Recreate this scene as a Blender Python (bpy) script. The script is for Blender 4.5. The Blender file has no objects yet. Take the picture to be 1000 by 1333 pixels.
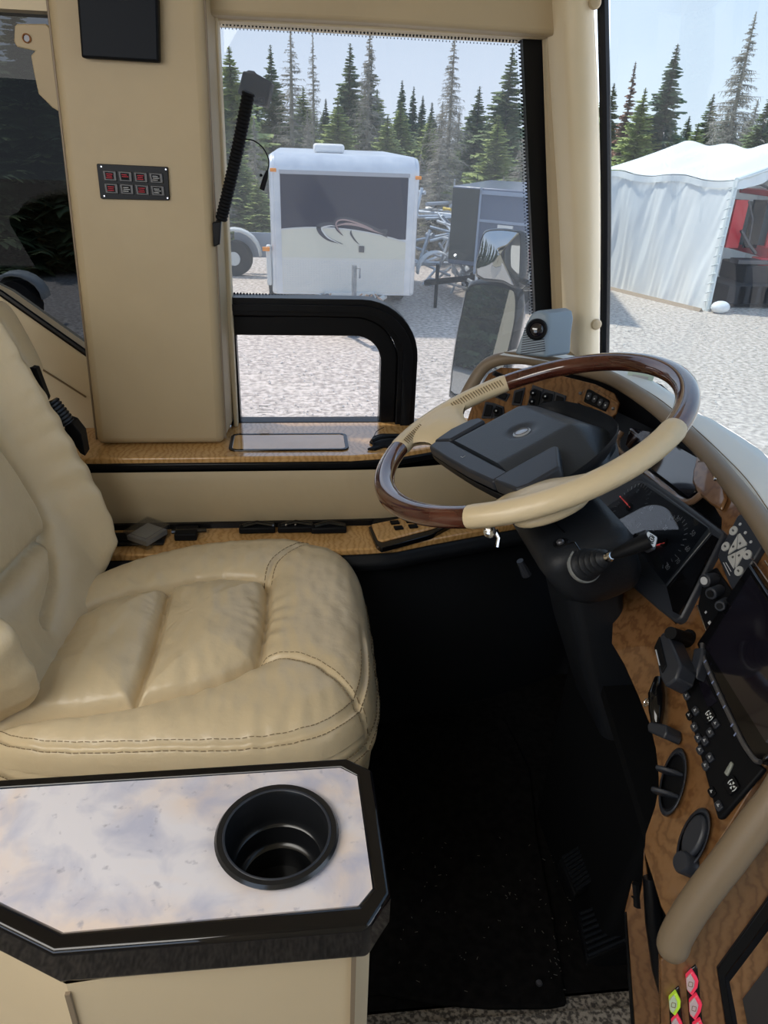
import bpy, bmesh, math, random
from mathutils import Vector, Matrix, noise
random.seed(7)
scn = bpy.context.scene
col = scn.collection
def V(*a): return Vector(a)

# ------------------------------------------------------------------ camera
CAM = V(0, 0, 2.52)
FPX = 950.0
def cam_basis(pitch, yaw, roll):
    p, y, r = map(math.radians, (pitch, yaw, roll))
    fw = V(math.sin(y)*math.cos(p), math.cos(y)*math.cos(p), -math.sin(p))
    rt = V(math.cos(y), -math.sin(y), 0)
    up = rt.cross(fw)
    return rt*math.cos(r)+up*math.sin(r), -rt*math.sin(r)+up*math.cos(r), fw
CR, CU, CF = cam_basis(27.1, 7.0, 2.2)
cd = bpy.data.cameras.new('camera'); co = bpy.data.objects.new('camera', cd); col.objects.link(co)
cd.sensor_fit = 'HORIZONTAL'; cd.sensor_width = 36; cd.lens = FPX/1000*36; cd.clip_start = .02; cd.clip_end = 500
co.matrix_world = Matrix(((CR.x, CU.x, -CF.x, CAM.x), (CR.y, CU.y, -CF.y, CAM.y), (CR.z, CU.z, -CF.z, CAM.z), (0, 0, 0, 1)))
scn.camera = co

# ------------------------------------------------------------------ world, sun, added fill light, exposure
w = bpy.data.worlds.new('sky'); scn.world = w; w.use_nodes = True
nt = w.node_tree; nt.nodes.clear()
out = nt.nodes.new('ShaderNodeOutputWorld'); bg = nt.nodes.new('ShaderNodeBackground')
tc = nt.nodes.new('ShaderNodeTexCoord'); sep = nt.nodes.new('ShaderNodeSeparateXYZ'); rmp = nt.nodes.new('ShaderNodeValToRGB')
nz = nt.nodes.new('ShaderNodeTexNoise'); nz.inputs['Scale'].default_value = 2.2; nz.inputs['Detail'].default_value = 5
mx = nt.nodes.new('ShaderNodeMixRGB'); mx.inputs[2].default_value = (.80, .85, .93, 1)
mr = nt.nodes.new('ShaderNodeMapRange'); mr.inputs[1].default_value = .45; mr.inputs[2].default_value = .75; mr.inputs[4].default_value = .55
nt.links.new(tc.outputs['Generated'], sep.inputs[0]); nt.links.new(sep.outputs[2], rmp.inputs[0])
nt.links.new(tc.outputs['Generated'], nz.inputs[0]); nt.links.new(nz.outputs[0], mr.inputs[0]); nt.links.new(mr.outputs[0], mx.inputs[0])
e = rmp.color_ramp.elements
e[0].position = 0; e[0].color = (.66, .75, .87, 1); e[1].position = .6; e[1].color = (.34, .50, .76, 1)
m_ = rmp.color_ramp.elements.new(.2); m_.color = (.50, .63, .83, 1)
nt.links.new(rmp.outputs[0], mx.inputs[1]); nt.links.new(mx.outputs[0], bg.inputs[0]); nt.links.new(bg.outputs[0], out.inputs[0])
bg.inputs[1].default_value = 2.6
sd = bpy.data.lights.new('sun', 'SUN'); so = bpy.data.objects.new('sun', sd); col.objects.link(so)
sd.energy = 7.0; sd.angle = math.radians(3); sd.color = (1, .95, .86)
so.rotation_euler = V(-.46, .25, .85).to_track_quat('Z', 'Y').to_euler()
def area(name, loc, tgt, sx, sy, e_, c=(1, 1, 1)):
    d = bpy.data.lights.new(name, 'AREA'); o = bpy.data.objects.new(name, d); col.objects.link(o)
    d.shape = 'RECTANGLE'; d.size = sx; d.size_y = sy; d.energy = e_; d.color = c
    o.location = loc; o.rotation_euler = (V(*loc)-V(*tgt)).to_track_quat('Z', 'Y').to_euler()
area('cabin_fill', (-.75, .15, 2.92), (-.35, .75, 1.8), 1.3, .9, 23, (1, .97, .91))  # added fill light without a known fixture, brightens seat and console
scn.view_settings.view_transform = 'Standard'; scn.view_settings.look = 'None'
scn.view_settings.exposure = 0.2; scn.view_settings.gamma = 1; scn.view_settings.use_curve_mapping = False

# ------------------------------------------------------------------ helpers
def ray(px, py): return CF + CR*((px-500)/FPX) - CU*((py-666.5)/FPX)
def at(px, py, ax, v):
    d = ray(px, py); i = 'xyz'.index(ax); return CAM + d*((v-CAM[i])/d[i])
class Frame:                                     # a local plane: origin, right, up, outward normal
    def __init__(s, O, x, n):
        s.O = Vector(O); s.n = Vector(n).normalized(); x = Vector(x); s.x = (x-s.n*x.dot(s.n)).normalized(); s.y = s.n.cross(s.x)
    def p(s, a, b, h=0): return s.O+s.x*a+s.y*b+s.n*h
    def hit(s, px, py, h=0):
        o = s.O+s.n*h; d = ray(px, py); return CAM+d*((o-CAM).dot(s.n)/d.dot(s.n))
    def ab(s, px, py, h=0):
        q = s.hit(px, py, h)-s.O; return q.dot(s.x), q.dot(s.y)
    def M(s): return Matrix((s.x, s.y, s.n)).transposed()
    def turned(s, O, ang):
        c, q = math.cos(ang), math.sin(ang); return Frame(O, s.x*c+s.y*q, s.n)
def off(o):
    t = V(0, 0, 0)
    while o: t = t+o.location; o = o.parent
    return t
class MB:
    def __init__(s): s.v = []; s.f = []
    def add(s, vs, fs):
        k = len(s.v); s.v += [Vector(q) for q in vs]; s.f += [tuple(i+k for i in f) for f in fs]; return s
    def box(s, c, sz, M=None):
        c = Vector(c); h = Vector(sz)/2; M = M or Matrix.Identity(3)
        vs = [c+M@V(x*h.x, y*h.y, z*h.z) for x in (-1, 1) for y in (-1, 1) for z in (-1, 1)]
        return s.add(vs, [(0, 1, 3, 2), (4, 6, 7, 5), (0, 4, 5, 1), (2, 3, 7, 6), (0, 2, 6, 4), (1, 5, 7, 3)])
    def prism(s, poly, o):
        n = len(poly); poly = [Vector(q) for q in poly]; o = Vector(o)
        return s.add(poly+[q+o for q in poly], [tuple(range(n)), tuple(range(2*n-1, n-1, -1))]+[(i, (i+1) % n, (i+1) % n+n, i+n) for i in range(n)])
    def ring(s, A, B, o):                        # frame between outer loop A and inner loop B, extruded by o
        n = len(A); o = Vector(o); vs = [Vector(q) for q in A]+[Vector(q) for q in B]; vs += [q+o for q in vs]; f = []
        for i in range(n):
            j = (i+1) % n
            f += [(i, j, j+n, i+n), (i+2*n, i+3*n, j+3*n, j+2*n), (i, i+2*n, j+2*n, j), (i+n, j+n, j+3*n, i+3*n)]
        return s.add(vs, f)
    def tube(s, pts, r, n=8, closed=False, up=None, ry=None):
        pts = [Vector(q) for q in pts]; N = len(pts); R = r if isinstance(r, (list, tuple)) else [r]*N
        fr = None; vs = []
        for i, q in enumerate(pts):
            a = pts[(i-1) % N] if (closed or i > 0) else q; b = pts[(i+1) % N] if (closed or i < N-1) else q
            t = (b-a).normalized()
            if up is not None: u = Vector(up)
            elif fr is None: u = V(0, 0, 1) if abs(t.z) < .9 else V(1, 0, 0)
            else: u = fr
            x = (u-t*u.dot(t)).normalized(); y = t.cross(x); fr = x
            for k in range(n):
                g = 2*math.pi*k/n; vs.append(q+x*R[i]*math.cos(g)*(ry or 1)+y*R[i]*math.sin(g))
        f = []
        for i in range(N if closed else N-1):
            for k in range(n):
                a = i*n+k; b = i*n+(k+1) % n; j = (i+1) % N; f.append((a, b, j*n+(k+1) % n, j*n+k))
        if not closed: f += [tuple(range(n-1, -1, -1)), tuple(range((N-1)*n, N*n))]
        return s.add(vs, f)
    def lathe(s, prof, c, ax, n=32, cap=True, sx=1.0):
        c = Vector(c); ax = Vector(ax).normalized(); u = V(0, 0, 1) if abs(ax.z) < .9 else V(0, 1, 0)
        x = (u-ax*u.dot(ax)).normalized(); y = ax.cross(x); vs = []; f = []
        for r, h in prof:
            for k in range(n):
                g = 2*math.pi*k/n; vs.append(c+ax*h+x*r*math.cos(g)*sx+y*r*math.sin(g))
        for i in range(len(prof)-1):
            for k in range(n): f.append((i*n+k, i*n+(k+1) % n, (i+1)*n+(k+1) % n, (i+1)*n+k))
        if cap: f += [tuple(range(n-1, -1, -1)), tuple(range((len(prof)-1)*n, len(prof)*n))]
        return s.add(vs, f)
    def grid(s, nu, nv, fn, wu=False, wv=False):
        vs = [fn(i/(nu if wu else nu-1), j/(nv if wv else nv-1)) for i in range(nu) for j in range(nv)]; f = []
        for i in range(nu if wu else nu-1):
            for j in range(nv if wv else nv-1):
                a, b = (i+1) % nu, (j+1) % nv; f.append((i*nv+j, a*nv+j, a*nv+b, i*nv+b))
        return s.add(vs, f)
    def ball(s, c, r, M=None, n=12):
        c = Vector(c); r = Vector(r) if hasattr(r, '__len__') else V(r, r, r); M = M or Matrix.Identity(3)
        return s.grid(n, n//2+1, lambda u, v: c+M@V(r.x*math.sin(v*math.pi)*math.cos(u*2*math.pi), r.y*math.sin(v*math.pi)*math.sin(u*2*math.pi), r.z*math.cos(v*math.pi)), wu=True)
    def build(s, name, mat, parent=None, smooth=35, bevel=0, fix=True, seg=2):
        o0 = off(parent); me = bpy.data.meshes.new(name)
        me.from_pydata([q-o0 for q in s.v], [], s.f)
        if fix:
            bm = bmesh.new(); bm.from_mesh(me); bmesh.ops.remove_doubles(bm, verts=bm.verts, dist=1e-6); bmesh.ops.recalc_face_normals(bm, faces=bm.faces); bm.to_mesh(me); bm.free()
        if smooth:
            me.polygons.foreach_set('use_smooth', [True]*len(me.polygons))
            if smooth < 180: me.set_sharp_from_angle(angle=math.radians(smooth))
        o = bpy.data.objects.new(name, me); col.objects.link(o); me.materials.append(mat)
        if parent: o.parent = parent
        if bevel:
            b = o.modifiers.new('bevel', 'BEVEL'); b.width = bevel; b.segments = seg; b.limit_method = 'ANGLE'; b.angle_limit = math.radians(40); b.harden_normals = False
        return o
def tag(o, label=None, cat=None, group=None, kind=None):
    if label: o['label'] = label
    if cat: o['category'] = cat
    if group: o['group'] = group
    if kind: o['kind'] = kind
    return o
def thing(name, label, cat, loc, group=None):
    o = bpy.data.objects.new(name, None); o.empty_display_size = .05; col.objects.link(o); o.location = loc
    return tag(o, label, cat, group)
def struct(o, label=None): return tag(o, label, kind='structure')
def copy_tree(o, parent=None):
    c = o.copy(); col.objects.link(c); c.parent = parent
    for ch in list(o.children): copy_tree(ch, c)
    return c
def rr(w, h, r, n=5, cx=0, cy=0):                # rounded rectangle outline
    P = []
    for sx, sy, a0 in ((1, 1, 0), (-1, 1, 90), (-1, -1, 180), (1, -1, 270)):
        for k in range(n+1):
            g = math.radians(a0+90*k/n); P.append((cx+sx*(w/2-r)+r*math.cos(g), cy+sy*(h/2-r)+r*math.sin(g)))
    return P
def bez(pts, n=8):                               # smooth curve through points (Catmull-Rom)
    pts = [Vector(p) for p in pts]; P = [pts[0]*2-pts[1]]+pts+[pts[-1]*2-pts[-2]]; o = []
    for i in range(1, len(P)-2):
        for k in range(n):
            t = k/n; a, b, c, d = P[i-1:i+3]
            o.append(.5*((2*b)+(c-a)*t+(2*a-5*b+4*c-d)*t*t+(3*b-a-3*c+d)*t**3))
    return o+[pts[-1]]
def slab(fr, px, front=0., back=-.012, name='panel', mat=None, parent=None, bevel=.0015, mb=None):
    A = [fr.hit(x, y, front) for x, y in px]
    m = mb or MB(); m.prism(A, fr.n*(back-front))
    return m if mb else m.build(name, mat, parent, bevel=bevel)
def text_mesh(body, size, fr, a, b, h, name, mat, parent, ang=0, sx=1.0, align='CENTER'):
    cu = bpy.data.curves.new('t', 'FONT'); cu.body = body; cu.size = size; cu.align_x = align; cu.align_y = 'CENTER'; cu.resolution_u = 2
    to = bpy.data.objects.new('t', cu); me = bpy.data.meshes.new_from_object(to)
    g = fr.turned(fr.p(a, b, h), ang); o0 = off(parent)
    for v in me.vertices: v.co = g.p(v.co.x*sx, v.co.y, 0)-o0
    o = bpy.data.objects.new(name, me); me.name = name; col.objects.link(o); me.materials.clear(); me.materials.append(mat); o.parent = parent
    bpy.data.objects.remove(to); bpy.data.curves.remove(cu)
    return o

# ------------------------------------------------------------------ materials
def mat(name, c1, rough=.5, c2=None, ns=8., metal=0., bump=0., bs=300., coat=0., det=4., spec=.5, bump2=0., bs2=10., ramp=(.35, .65), emit=0, stretch=None, dist=0.):
    m = bpy.data.materials.new(name); m.use_nodes = True; t = m.node_tree; b = t.nodes['Principled BSDF']
    b.inputs['Base Color'].default_value = (*c1, 1); b.inputs['Roughness'].default_value = rough; b.inputs['Metallic'].default_value = metal
    b.inputs['Coat Weight'].default_value = coat; b.inputs['Coat Roughness'].default_value = .04; b.inputs['Specular IOR Level'].default_value = spec
    tcn = t.nodes.new('ShaderNodeTexCoord'); vec = tcn.outputs['Object']
    if stretch:
        mp = t.nodes.new('ShaderNodeMapping'); mp.inputs['Scale'].default_value = stretch; t.links.new(vec, mp.inputs[0]); vec = mp.outputs[0]
    if c2:
        n = t.nodes.new('ShaderNodeTexNoise'); n.inputs['Scale'].default_value = ns; n.inputs['Detail'].default_value = det; n.inputs['Distortion'].default_value = dist
        r = t.nodes.new('ShaderNodeValToRGB'); r.color_ramp.elements[0].position, r.color_ramp.elements[1].position = ramp
        r.color_ramp.elements[0].color = (*c1, 1); r.color_ramp.elements[1].color = (*c2, 1)
        t.links.new(vec, n.inputs[0]); t.links.new(n.outputs[0], r.inputs[0]); t.links.new(r.outputs[0], b.inputs['Base Color'])
    last = None
    for s_, sc in ((bump, bs), (bump2, bs2)):
        if s_:
            n = t.nodes.new('ShaderNodeTexNoise'); n.inputs['Scale'].default_value = sc; n.inputs['Detail'].default_value = 3
            k = t.nodes.new('ShaderNodeBump'); k.inputs['Strength'].default_value = min(1, s_); k.inputs['Distance'].default_value = .3/sc
            t.links.new(vec, n.inputs[0]); t.links.new(n.outputs[0], k.inputs['Height'])
            if last: t.links.new(last.outputs[0], k.inputs['Normal'])
            last = k
    if last: t.links.new(last.outputs[0], b.inputs['Normal'])
    if emit: b.inputs['Emission Color'].default_value = (*c1, 1); b.inputs['Emission Strength'].default_value = emit
    return m
LEATHER = mat('cream_leather', (.68, .56, .37), .33, (.62, .505, .325), 5, bump=.25, bs=420, bump2=.25, bs2=22, spec=.5)
VINYL = mat('tan_vinyl', (.42, .335, .21), .55, (.385, .305, .19), 4, bump=.18, bs=500, bump2=.1, bs2=9)
VINYL2 = mat('pale_vinyl', (.66, .56, .39), .5, (.60, .51, .35), 4, bump=.15, bs=500)
CONS = mat('console_vinyl', (.62, .50, .33), .5, (.56, .45, .29), 3, bump=.12, bs=500)
BOLST = mat('bolster_leather', (.22, .168, .112), .5, (.20, .15, .098), 6, bump=.2, bs=450)  # tan leather with the dim light at the dash end put into its colour
STITCH = mat('stitch_thread', (.22, .16, .09), .8)
BLACK = mat('black_plastic', (.006, .0065, .008), .5, bump=.2, bs=700, spec=.1)
SOFT = mat('slate_grained_plastic', (.030, .037, .048), .42, bump=.5, bs=420, spec=.4)
SHROUD = mat('column_plastic', (.012, .014, .018), .45, bump=.35, bs=380, spec=.22)
PODM = mat('satin_grey_plastic', (.026, .030, .040), .38, spec=.35)
GLOSS = mat('gloss_black', (.004, .004, .005), .05, spec=.5)
FRAMEM = mat('window_black', (.004, .0045, .006), .3, spec=.2)
CARPETB = mat('black_carpet', (.005, .005, .005), .95, (.011, .010, .010), 60, bump=.8, bs=900, spec=.08)
KICK = mat('black_felt', (.0035, .004, .005), .8, bump=.3, bs=600, spec=.12)
CHROME = mat('chrome', (.75, .75, .76), .15, metal=1)
STEEL = mat('galvanised', (.50, .55, .60), .4, (.62, .66, .7), 20, metal=.6)
ALU = mat('aluminium', (.62, .66, .72), .32, (.72, .76, .8), 5, metal=.5)
CRANK = mat('dark_metal', (.12, .12, .13), .4, metal=.6)
WHITEP = mat('white_print', (.65, .68, .7), .5)
GREYP = mat('grey_print', (.45, .47, .50), .5)
REDN = mat('red_needle', (.7, .07, .06), .4, emit=.5)
REDP = mat('red_print', (.55, .06, .09), .5)
def marble():
    m = mat('marble_laminate', (.77, .76, .80), .10, coat=1); t = m.node_tree; b = t.nodes['Principled BSDF']; tcn = t.nodes.new('ShaderNodeTexCoord')
    def nzr(sc, det, lo, hi, a, bb, prev, d=0):
        n = t.nodes.new('ShaderNodeTexNoise'); n.inputs['Scale'].default_value = sc; n.inputs['Detail'].default_value = det; n.inputs['Distortion'].default_value = d
        r = t.nodes.new('ShaderNodeMapRange'); r.inputs[1].default_value = lo; r.inputs[2].default_value = hi; r.inputs[3].default_value = a; r.inputs[4].default_value = bb
        t.links.new(tcn.outputs['Object'], n.inputs[0]); t.links.new(n.outputs[0], r.inputs[0])
        x = t.nodes.new('ShaderNodeMixRGB'); t.links.new(r.outputs[0], x.inputs[0]); t.links.new(prev, x.inputs[1]) if prev else None
        return x
    x1 = nzr(7, 6, .45, .62, 0, .8, None, .6); x1.inputs[1].default_value = (.74, .72, .77, 1); x1.inputs[2].default_value = (.78, .64, .55, 1)
    x2 = nzr(20, 9, .46, .68, 0, .8, x1.outputs[0], .5); x2.inputs[2].default_value = (.44, .46, .60, 1)
    x3 = nzr(95, 3, .64, .76, 0, .6, x2.outputs[0]); x3.inputs[2].default_value = (.28, .28, .36, 1)
    t.links.new(x3.outputs[0], b.inputs['Base Color']); return m
MARBLE = marble()
def burl(name, a, bcol, c):
    m = mat(name, a, .22, coat=.8); t = m.node_tree; b = t.nodes['Principled BSDF']; tcn = t.nodes.new('ShaderNodeTexCoord')
    mp = t.nodes.new('ShaderNodeMapping'); mp.inputs['Scale'].default_value = (1, 1, 1); t.links.new(tcn.outputs['Object'], mp.inputs[0])
    n0 = t.nodes.new('ShaderNodeTexNoise'); n0.inputs['Scale'].default_value = 9; n0.inputs['Detail'].default_value = 3
    wv = t.nodes.new('ShaderNodeTexWave'); wv.inputs['Scale'].default_value = 26; wv.inputs['Distortion'].default_value = 17; wv.inputs['Detail'].default_value = 4; wv.inputs['Detail Scale'].default_value = .55; wv.inputs['Detail Roughness'].default_value = .65
    r = t.nodes.new('ShaderNodeValToRGB'); r.color_ramp.elements[0].color = (*c, 1); r.color_ramp.elements[1].color = (*a, 1)
    k = r.color_ramp.elements.new(.35); k.color = (*bcol, 1)
    n1 = t.nodes.new('ShaderNodeMixRGB'); n1.blend_type = 'MULTIPLY'; n1.inputs[0].default_value = .45
    t.links.new(mp.outputs[0], wv.inputs[0]); t.links.new(mp.outputs[0], n0.inputs[0]); t.links.new(wv.outputs[1] if len(wv.outputs) > 1 else wv.outputs[0], r.inputs[0])
    r2 = t.nodes.new('ShaderNodeValToRGB'); r2.color_ramp.elements[0].position = .3; r2.color_ramp.elements[0].color = (.55, .5, .45, 1); r2.color_ramp.elements[1].position = .7; r2.color_ramp.elements[1].color = (1, 1, 1, 1)
    t.links.new(n0.outputs[0], r2.inputs[0]); t.links.new(r.outputs[0], n1.inputs[1]); t.links.new(r2.outputs[0], n1.inputs[2]); t.links.new(n1.outputs[0], b.inputs['Base Color'])
    return m
OAK = burl('honey_burl', (.62, .37, .145), (.57, .33, .12), (.46, .25, .085))
OAK_DIM = burl('honey_burl_dimmed', (.215, .108, .044), (.185, .09, .035), (.14, .065, .025))  # same wood as the ledge, darkened to paint in the dash's dimmer light
MAHOG = mat('mahogany_lacquer', (.045, .012, .008), .12, (.10, .032, .02), 14, coat=1, stretch=(1, 1, 4))
def glassm(name, tint, gl=.06, haze=0.0):
    m = bpy.data.materials.new(name); m.use_nodes = True; t = m.node_tree; t.nodes.clear(); o = t.nodes.new('ShaderNodeOutputMaterial')
    tr = t.nodes.new('ShaderNodeBsdfTransparent'); tr.inputs[0].default_value = (*tint, 1); g = t.nodes.new('ShaderNodeBsdfGlossy'); g.inputs['Roughness'].default_value = .0
    f = t.nodes.new('ShaderNodeFresnel'); ge = t.nodes.new('ShaderNodeNewGeometry'); mm = t.nodes.new('ShaderNodeMapRange'); mm.inputs[3].default_value = 1.45; mm.inputs[4].default_value = 1/1.45; t.links.new(ge.outputs['Backfacing'], mm.inputs[0]); t.links.new(mm.outputs[0], f.inputs[0]); ma = t.nodes.new('ShaderNodeMath'); ma.operation = 'MULTIPLY'; ma.inputs[1].default_value = gl/.04*1.0 if gl < .04 else 1.0
    x = t.nodes.new('ShaderNodeMixShader'); t.links.new(f.outputs[0], ma.inputs[0]); t.links.new(ma.outputs[0], x.inputs[0]); t.links.new(tr.outputs[0], x.inputs[1]); t.links.new(g.outputs[0], x.inputs[2])
    last = x
    if haze:
        df = t.nodes.new('ShaderNodeBsdfDiffuse'); df.inputs[0].default_value = (.8, .85, .9, 1); y = t.nodes.new('ShaderNodeMixShader'); y.inputs[0].default_value = haze
        tl = t.nodes.new('ShaderNodeBsdfTranslucent'); tl.inputs[0].default_value = (.8, .85, .9, 1); z = t.nodes.new('ShaderNodeMixShader')
        t.links.new(df.outputs[0], z.inputs[1]); t.links.new(tl.outputs[0], z.inputs[2]); t.links.new(x.outputs[0], y.inputs[1]); t.links.new(z.outputs[0], y.inputs[2]); last = y
    t.links.new(last.outputs[0], o.inputs[0]); return m
GLASS = glassm('tinted_glass', (.37, .37, .37), haze=.07)
WGLASS = glassm('windshield_glass', (.40, .425, .42), haze=.03)
CLEAR = glassm('clear_glass', (.66, .655, .66))
DARKG = glassm('privacy_glass', (.035, .038, .042), gl=.012)
ACRYL = glassm('smoky_acrylic', (.86, .87, .88))
MIRROR = mat('mirror_glass', (.45, .48, .50), .0, metal=1)
SCREEN = mat('screen_glass', (.008, .007, .012), .05, coat=1)
def dotted():                                    # ceramic frit: print of dots that thin out
    m = bpy.data.materials.new('frit_dots'); m.use_nodes = True; t = m.node_tree; t.nodes.clear(); o = t.nodes.new('ShaderNodeOutputMaterial')
    tr = t.nodes.new('ShaderNodeBsdfTransparent'); d = t.nodes.new('ShaderNodeBsdfDiffuse'); d.inputs[0].default_value = (.01, .01, .012, 1)
    uv = t.nodes.new('ShaderNodeUVMap'); sx = t.nodes.new('ShaderNodeSeparateXYZ'); t.links.new(uv.outputs[0], sx.inputs[0])
    def M(op, a, b=None):
        n = t.nodes.new('ShaderNodeMath'); n.operation = op
        for i, q in enumerate((a, b)):
            if q is None: continue
            if isinstance(q, (int, float)): n.inputs[i].default_value = q
            else: t.links.new(q, n.inputs[i])
        return n.outputs[0]
    K = 2*math.pi*1.25
    s = M('MULTIPLY', M('SINE', M('MULTIPLY', sx.outputs[0], K)), M('SINE', M('MULTIPLY', sx.outputs[1], K)))
    th = M('SUBTRACT', M('MULTIPLY', sx.outputs[1], 1.5), .75)
    g = M('GREATER_THAN', s, th); x = t.nodes.new('ShaderNodeMixShader'); t.links.new(g, x.inputs[0]); t.links.new(tr.outputs[0], x.inputs[1]); t.links.new(d.outputs[0], x.inputs[2]); t.links.new(x.outputs[0], o.inputs[0])
    return m
FRIT = dotted()
GRAVEL = mat('gravel', (.35, .305, .27), .95, (.69, .61, .54), 16, det=15, bump=1, bs=60, bump2=.3, bs2=14, ramp=(.36, .64))
SPECK = mat('speckled_carpet', (.09, .08, .07), .95, (.42, .37, .31), 150, det=6, bump=1, bs=260, ramp=(.42, .58))
TARP = mat('white_tarp', (.84, .86, .87), .45)

# ------------------------------------------------------------------ setting
ZG, ZF = 0.0, 1.20
# ground
g = MB(); g.grid(60, 60, lambda u, v: V(-60+120*u, 1.75+75*v, .03*noise.noise(V(u*30, v*30, 0))))
tag(g.build('ground', GRAVEL), kind='structure')
g = MB(); g.add([V(-60, -40, -.01), V(60, -40, -.01), V(60, 1.75, -.01), V(-60, 1.75, -.01)], [(0, 1, 2, 3)]); struct(g.build('ground', GRAVEL, smooth=0))
g = MB(); g.box((-.6, 1.13, ZF-.02), (2.6, .84, .04)); struct(g.build('floor', CARPETB, smooth=0))
g = MB(); g.box((-.4, -.24, ZF-.022), (3.2, 1.9, .04)); struct(g.build('floor', SPECK, smooth=0, bevel=.008))
# driver's footwell continues the floor forward
g = MB(); g.box((.35, 1.13, ZF-.021), (1.0, .84, .04)); g.box((.90, 1.1, ZF+.25), (.12, .9, .6), Matrix.Rotation(-.5, 3, 'Y')); struct(g.build('floor', CARPETB, smooth=0))
g = MB(); g.box((-.8, -.1, 2.97), (3.2, 3.7, .06)); struct(g.build('ceiling', VINYL2, smooth=0))

# side wall with its openings (a frame of panels)
YW = 1.64
def wallpanel(px, y0=1.60, th=.06, m=VINYL, name='wall_far', bev=.004):
    g = MB(); g.prism([at(x, y, 'y', y0) for x, y in px], V(0, th, 0)); return struct(g.build(name, m, bevel=bev))
g = MB(); g.prism([V(-.9, 1.60, 2.40), V(-.66, 1.60, 2.235), V(-.605, 1.60, 2.205), V(-.465, 1.60, 2.09), V(-.40, 1.60, 2.04), V(-.40, 1.60, 1.86), V(-.9, 1.60, 1.86)], V(0, .08, 0))
struct(g.build('wall_far', VINYL2, bevel=.006))
g = MB(); g.tube(bez([at(20, 455, 'y', 1.598), at(46, 475, 'y', 1.598), at(90, 503, 'y', 1.598), at(112, 517, 'y', 1.598)], 4), .0022, 6); struct(g.build('trim_1', STITCH))
g = MB(); g.tube([V(-.9, 1.595, 2.41), V(-.66, 1.595, 2.245), V(-.605, 1.595, 2.213), V(-.465, 1.595, 2.098), V(-.40, 1.595, 2.045)], .007, 8); struct(g.build('trim_2', FRAMEM))
g = MB(); g.box((-.65, 1.66, 2.83), (2.3, .1, .26)); g.box((-1.4, 1.66, 2.3), (.9, .1, 1.4)); struct(g.build('wall_far', VINYL2))
g = MB(); g.box((-.35, 1.68, 1.2), (2.9, .06, 1.32)); struct(g.build('wall_far', KICK))
g = MB(); g.box((-.45, 1.72, .9), (2.7, .03, 1.9)); struct(g.build('wall_exterior', mat('coach_paint', (.35, .36, .38), .3, coat=.6)))
g = MB(); g.box((-1.9, .3, 1.9), (.06, 2.8, 2.2)); struct(g.build('wall_rear', VINYL2))
g = MB(); g.box((.45, -.62, 2.05), (1.6, .06, 1.8)); g.box((-.6, -1.2, 1.45), (2.6, .06, .7)); g.box((-.2, -1.2, 2.85), (2.0, .06, .4)); g.box((-.2, -1.0, 2.97), (2.0, .5, .06)); struct(g.build('wall_right_light_block', VINYL2))  # first slab, out of view, added to block light; others are the side wall
# privacy window behind the pillar
g = MB(); g.add([V(-.95, 1.66, 1.9), V(-.26, 1.66, 1.9), V(-.26, 1.66, 2.75), V(-.95, 1.66, 2.75)], [(0, 1, 2, 3)]); struct(g.build('window_1', DARKG, smooth=0))
# padded pillar
g = MB(); T = 2.93
def pill(z):                                     # outline of the padded pillar at height z
    k = (z-1.925)/(2.71-1.925); xl = -.434+(.030)*k; xr = -.169+.015*k; return xl, xr
vs = []
for z in (1.922, T):
    xl, xr = pill(z); vs += [V(xl, 1.49, z), V(xr, 1.49, z), V(xr+.012, 1.63, z), V(xl-.005, 1.63, z)]
g.add(vs, [(0, 1, 2, 3), (7, 6, 5, 4), (0, 4, 5, 1), (1, 5, 6, 2), (2, 6, 7, 3), (3, 7, 4, 0)])
pl = struct(g.build('trim_3', VINYL, bevel=.016, seg=4))
g = MB(); g.tube([V(pill(1.925)[0]-.002, 1.505, 1.93), V(pill(2.9)[0]-.002, 1.505, 2.9)], .0025, 6); g.tube([V(pill(1.925)[1]+.002, 1.506, 1.93), V(pill(2.9)[1]+.002, 1.506, 2.9)], .0025, 6)
g.build('piping', BOLST, pl)
# padded reveal strip between pillar and window
g = MB(); g.prism([V(-.157, 1.60, 1.92), V(-.148, 1.60, 1.92), V(-.14, 1.60, 2.75), V(-.165, 1.60, 2.75)], V(0, .05, 0)); struct(g.build('trim_4', VINYL2, bevel=.003))
# header valance over the window
g = MB(); A = [at(264, 18, 'y', 1.56), at(500, 30, 'y', 1.56), at(727, 46, 'y', 1.56)]
g.prism([V(-.2, 1.56, 2.93)]+[V(-.2, 1.56, A[0].z)]+A+[V(A[2].x, 1.56, 2.93)], V(0, .10, 0)); struct(g.build('trim_5', VINYL, bevel=.008, seg=3))
# main driver window
YG = 1.66
wn = MB(); wn.add([V(.24, YG, 1.90), V(.56, YG, 1.90), V(.56, YG, 2.75), V(-.17, YG, 2.75), V(-.17, YG, 2.19), V(.10, YG, 2.19), V(.18, YG, 2.17), V(.22, YG, 2.12), V(.24, YG, 2.07)], [tuple(range(9))]); win = struct(wn.build('window_2', GLASS, smooth=0))
def uvstrip(P0, P1, wdir, width, name, parent, cell=.0085):
    me = bpy.data.meshes.new(name); o0 = off(parent); wd = Vector(wdir).normalized()*width; L = (P1-P0).length
    me.from_pydata([q-o0 for q in (P0, P1, P1+wd, P0+wd)], [], [(0, 1, 2, 3)]); uvl = me.uv_layers.new()
    for i, c in enumerate(((0, 0), (L/cell, 0), (L/cell, width/cell/2), (0, width/cell/2))): uvl.data[i].uv = c
    o = bpy.data.objects.new(name, me); col.objects.link(o); me.materials.append(FRIT); o.parent = parent
    # print as thin flat film
    return o
yf = YG-.004
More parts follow.
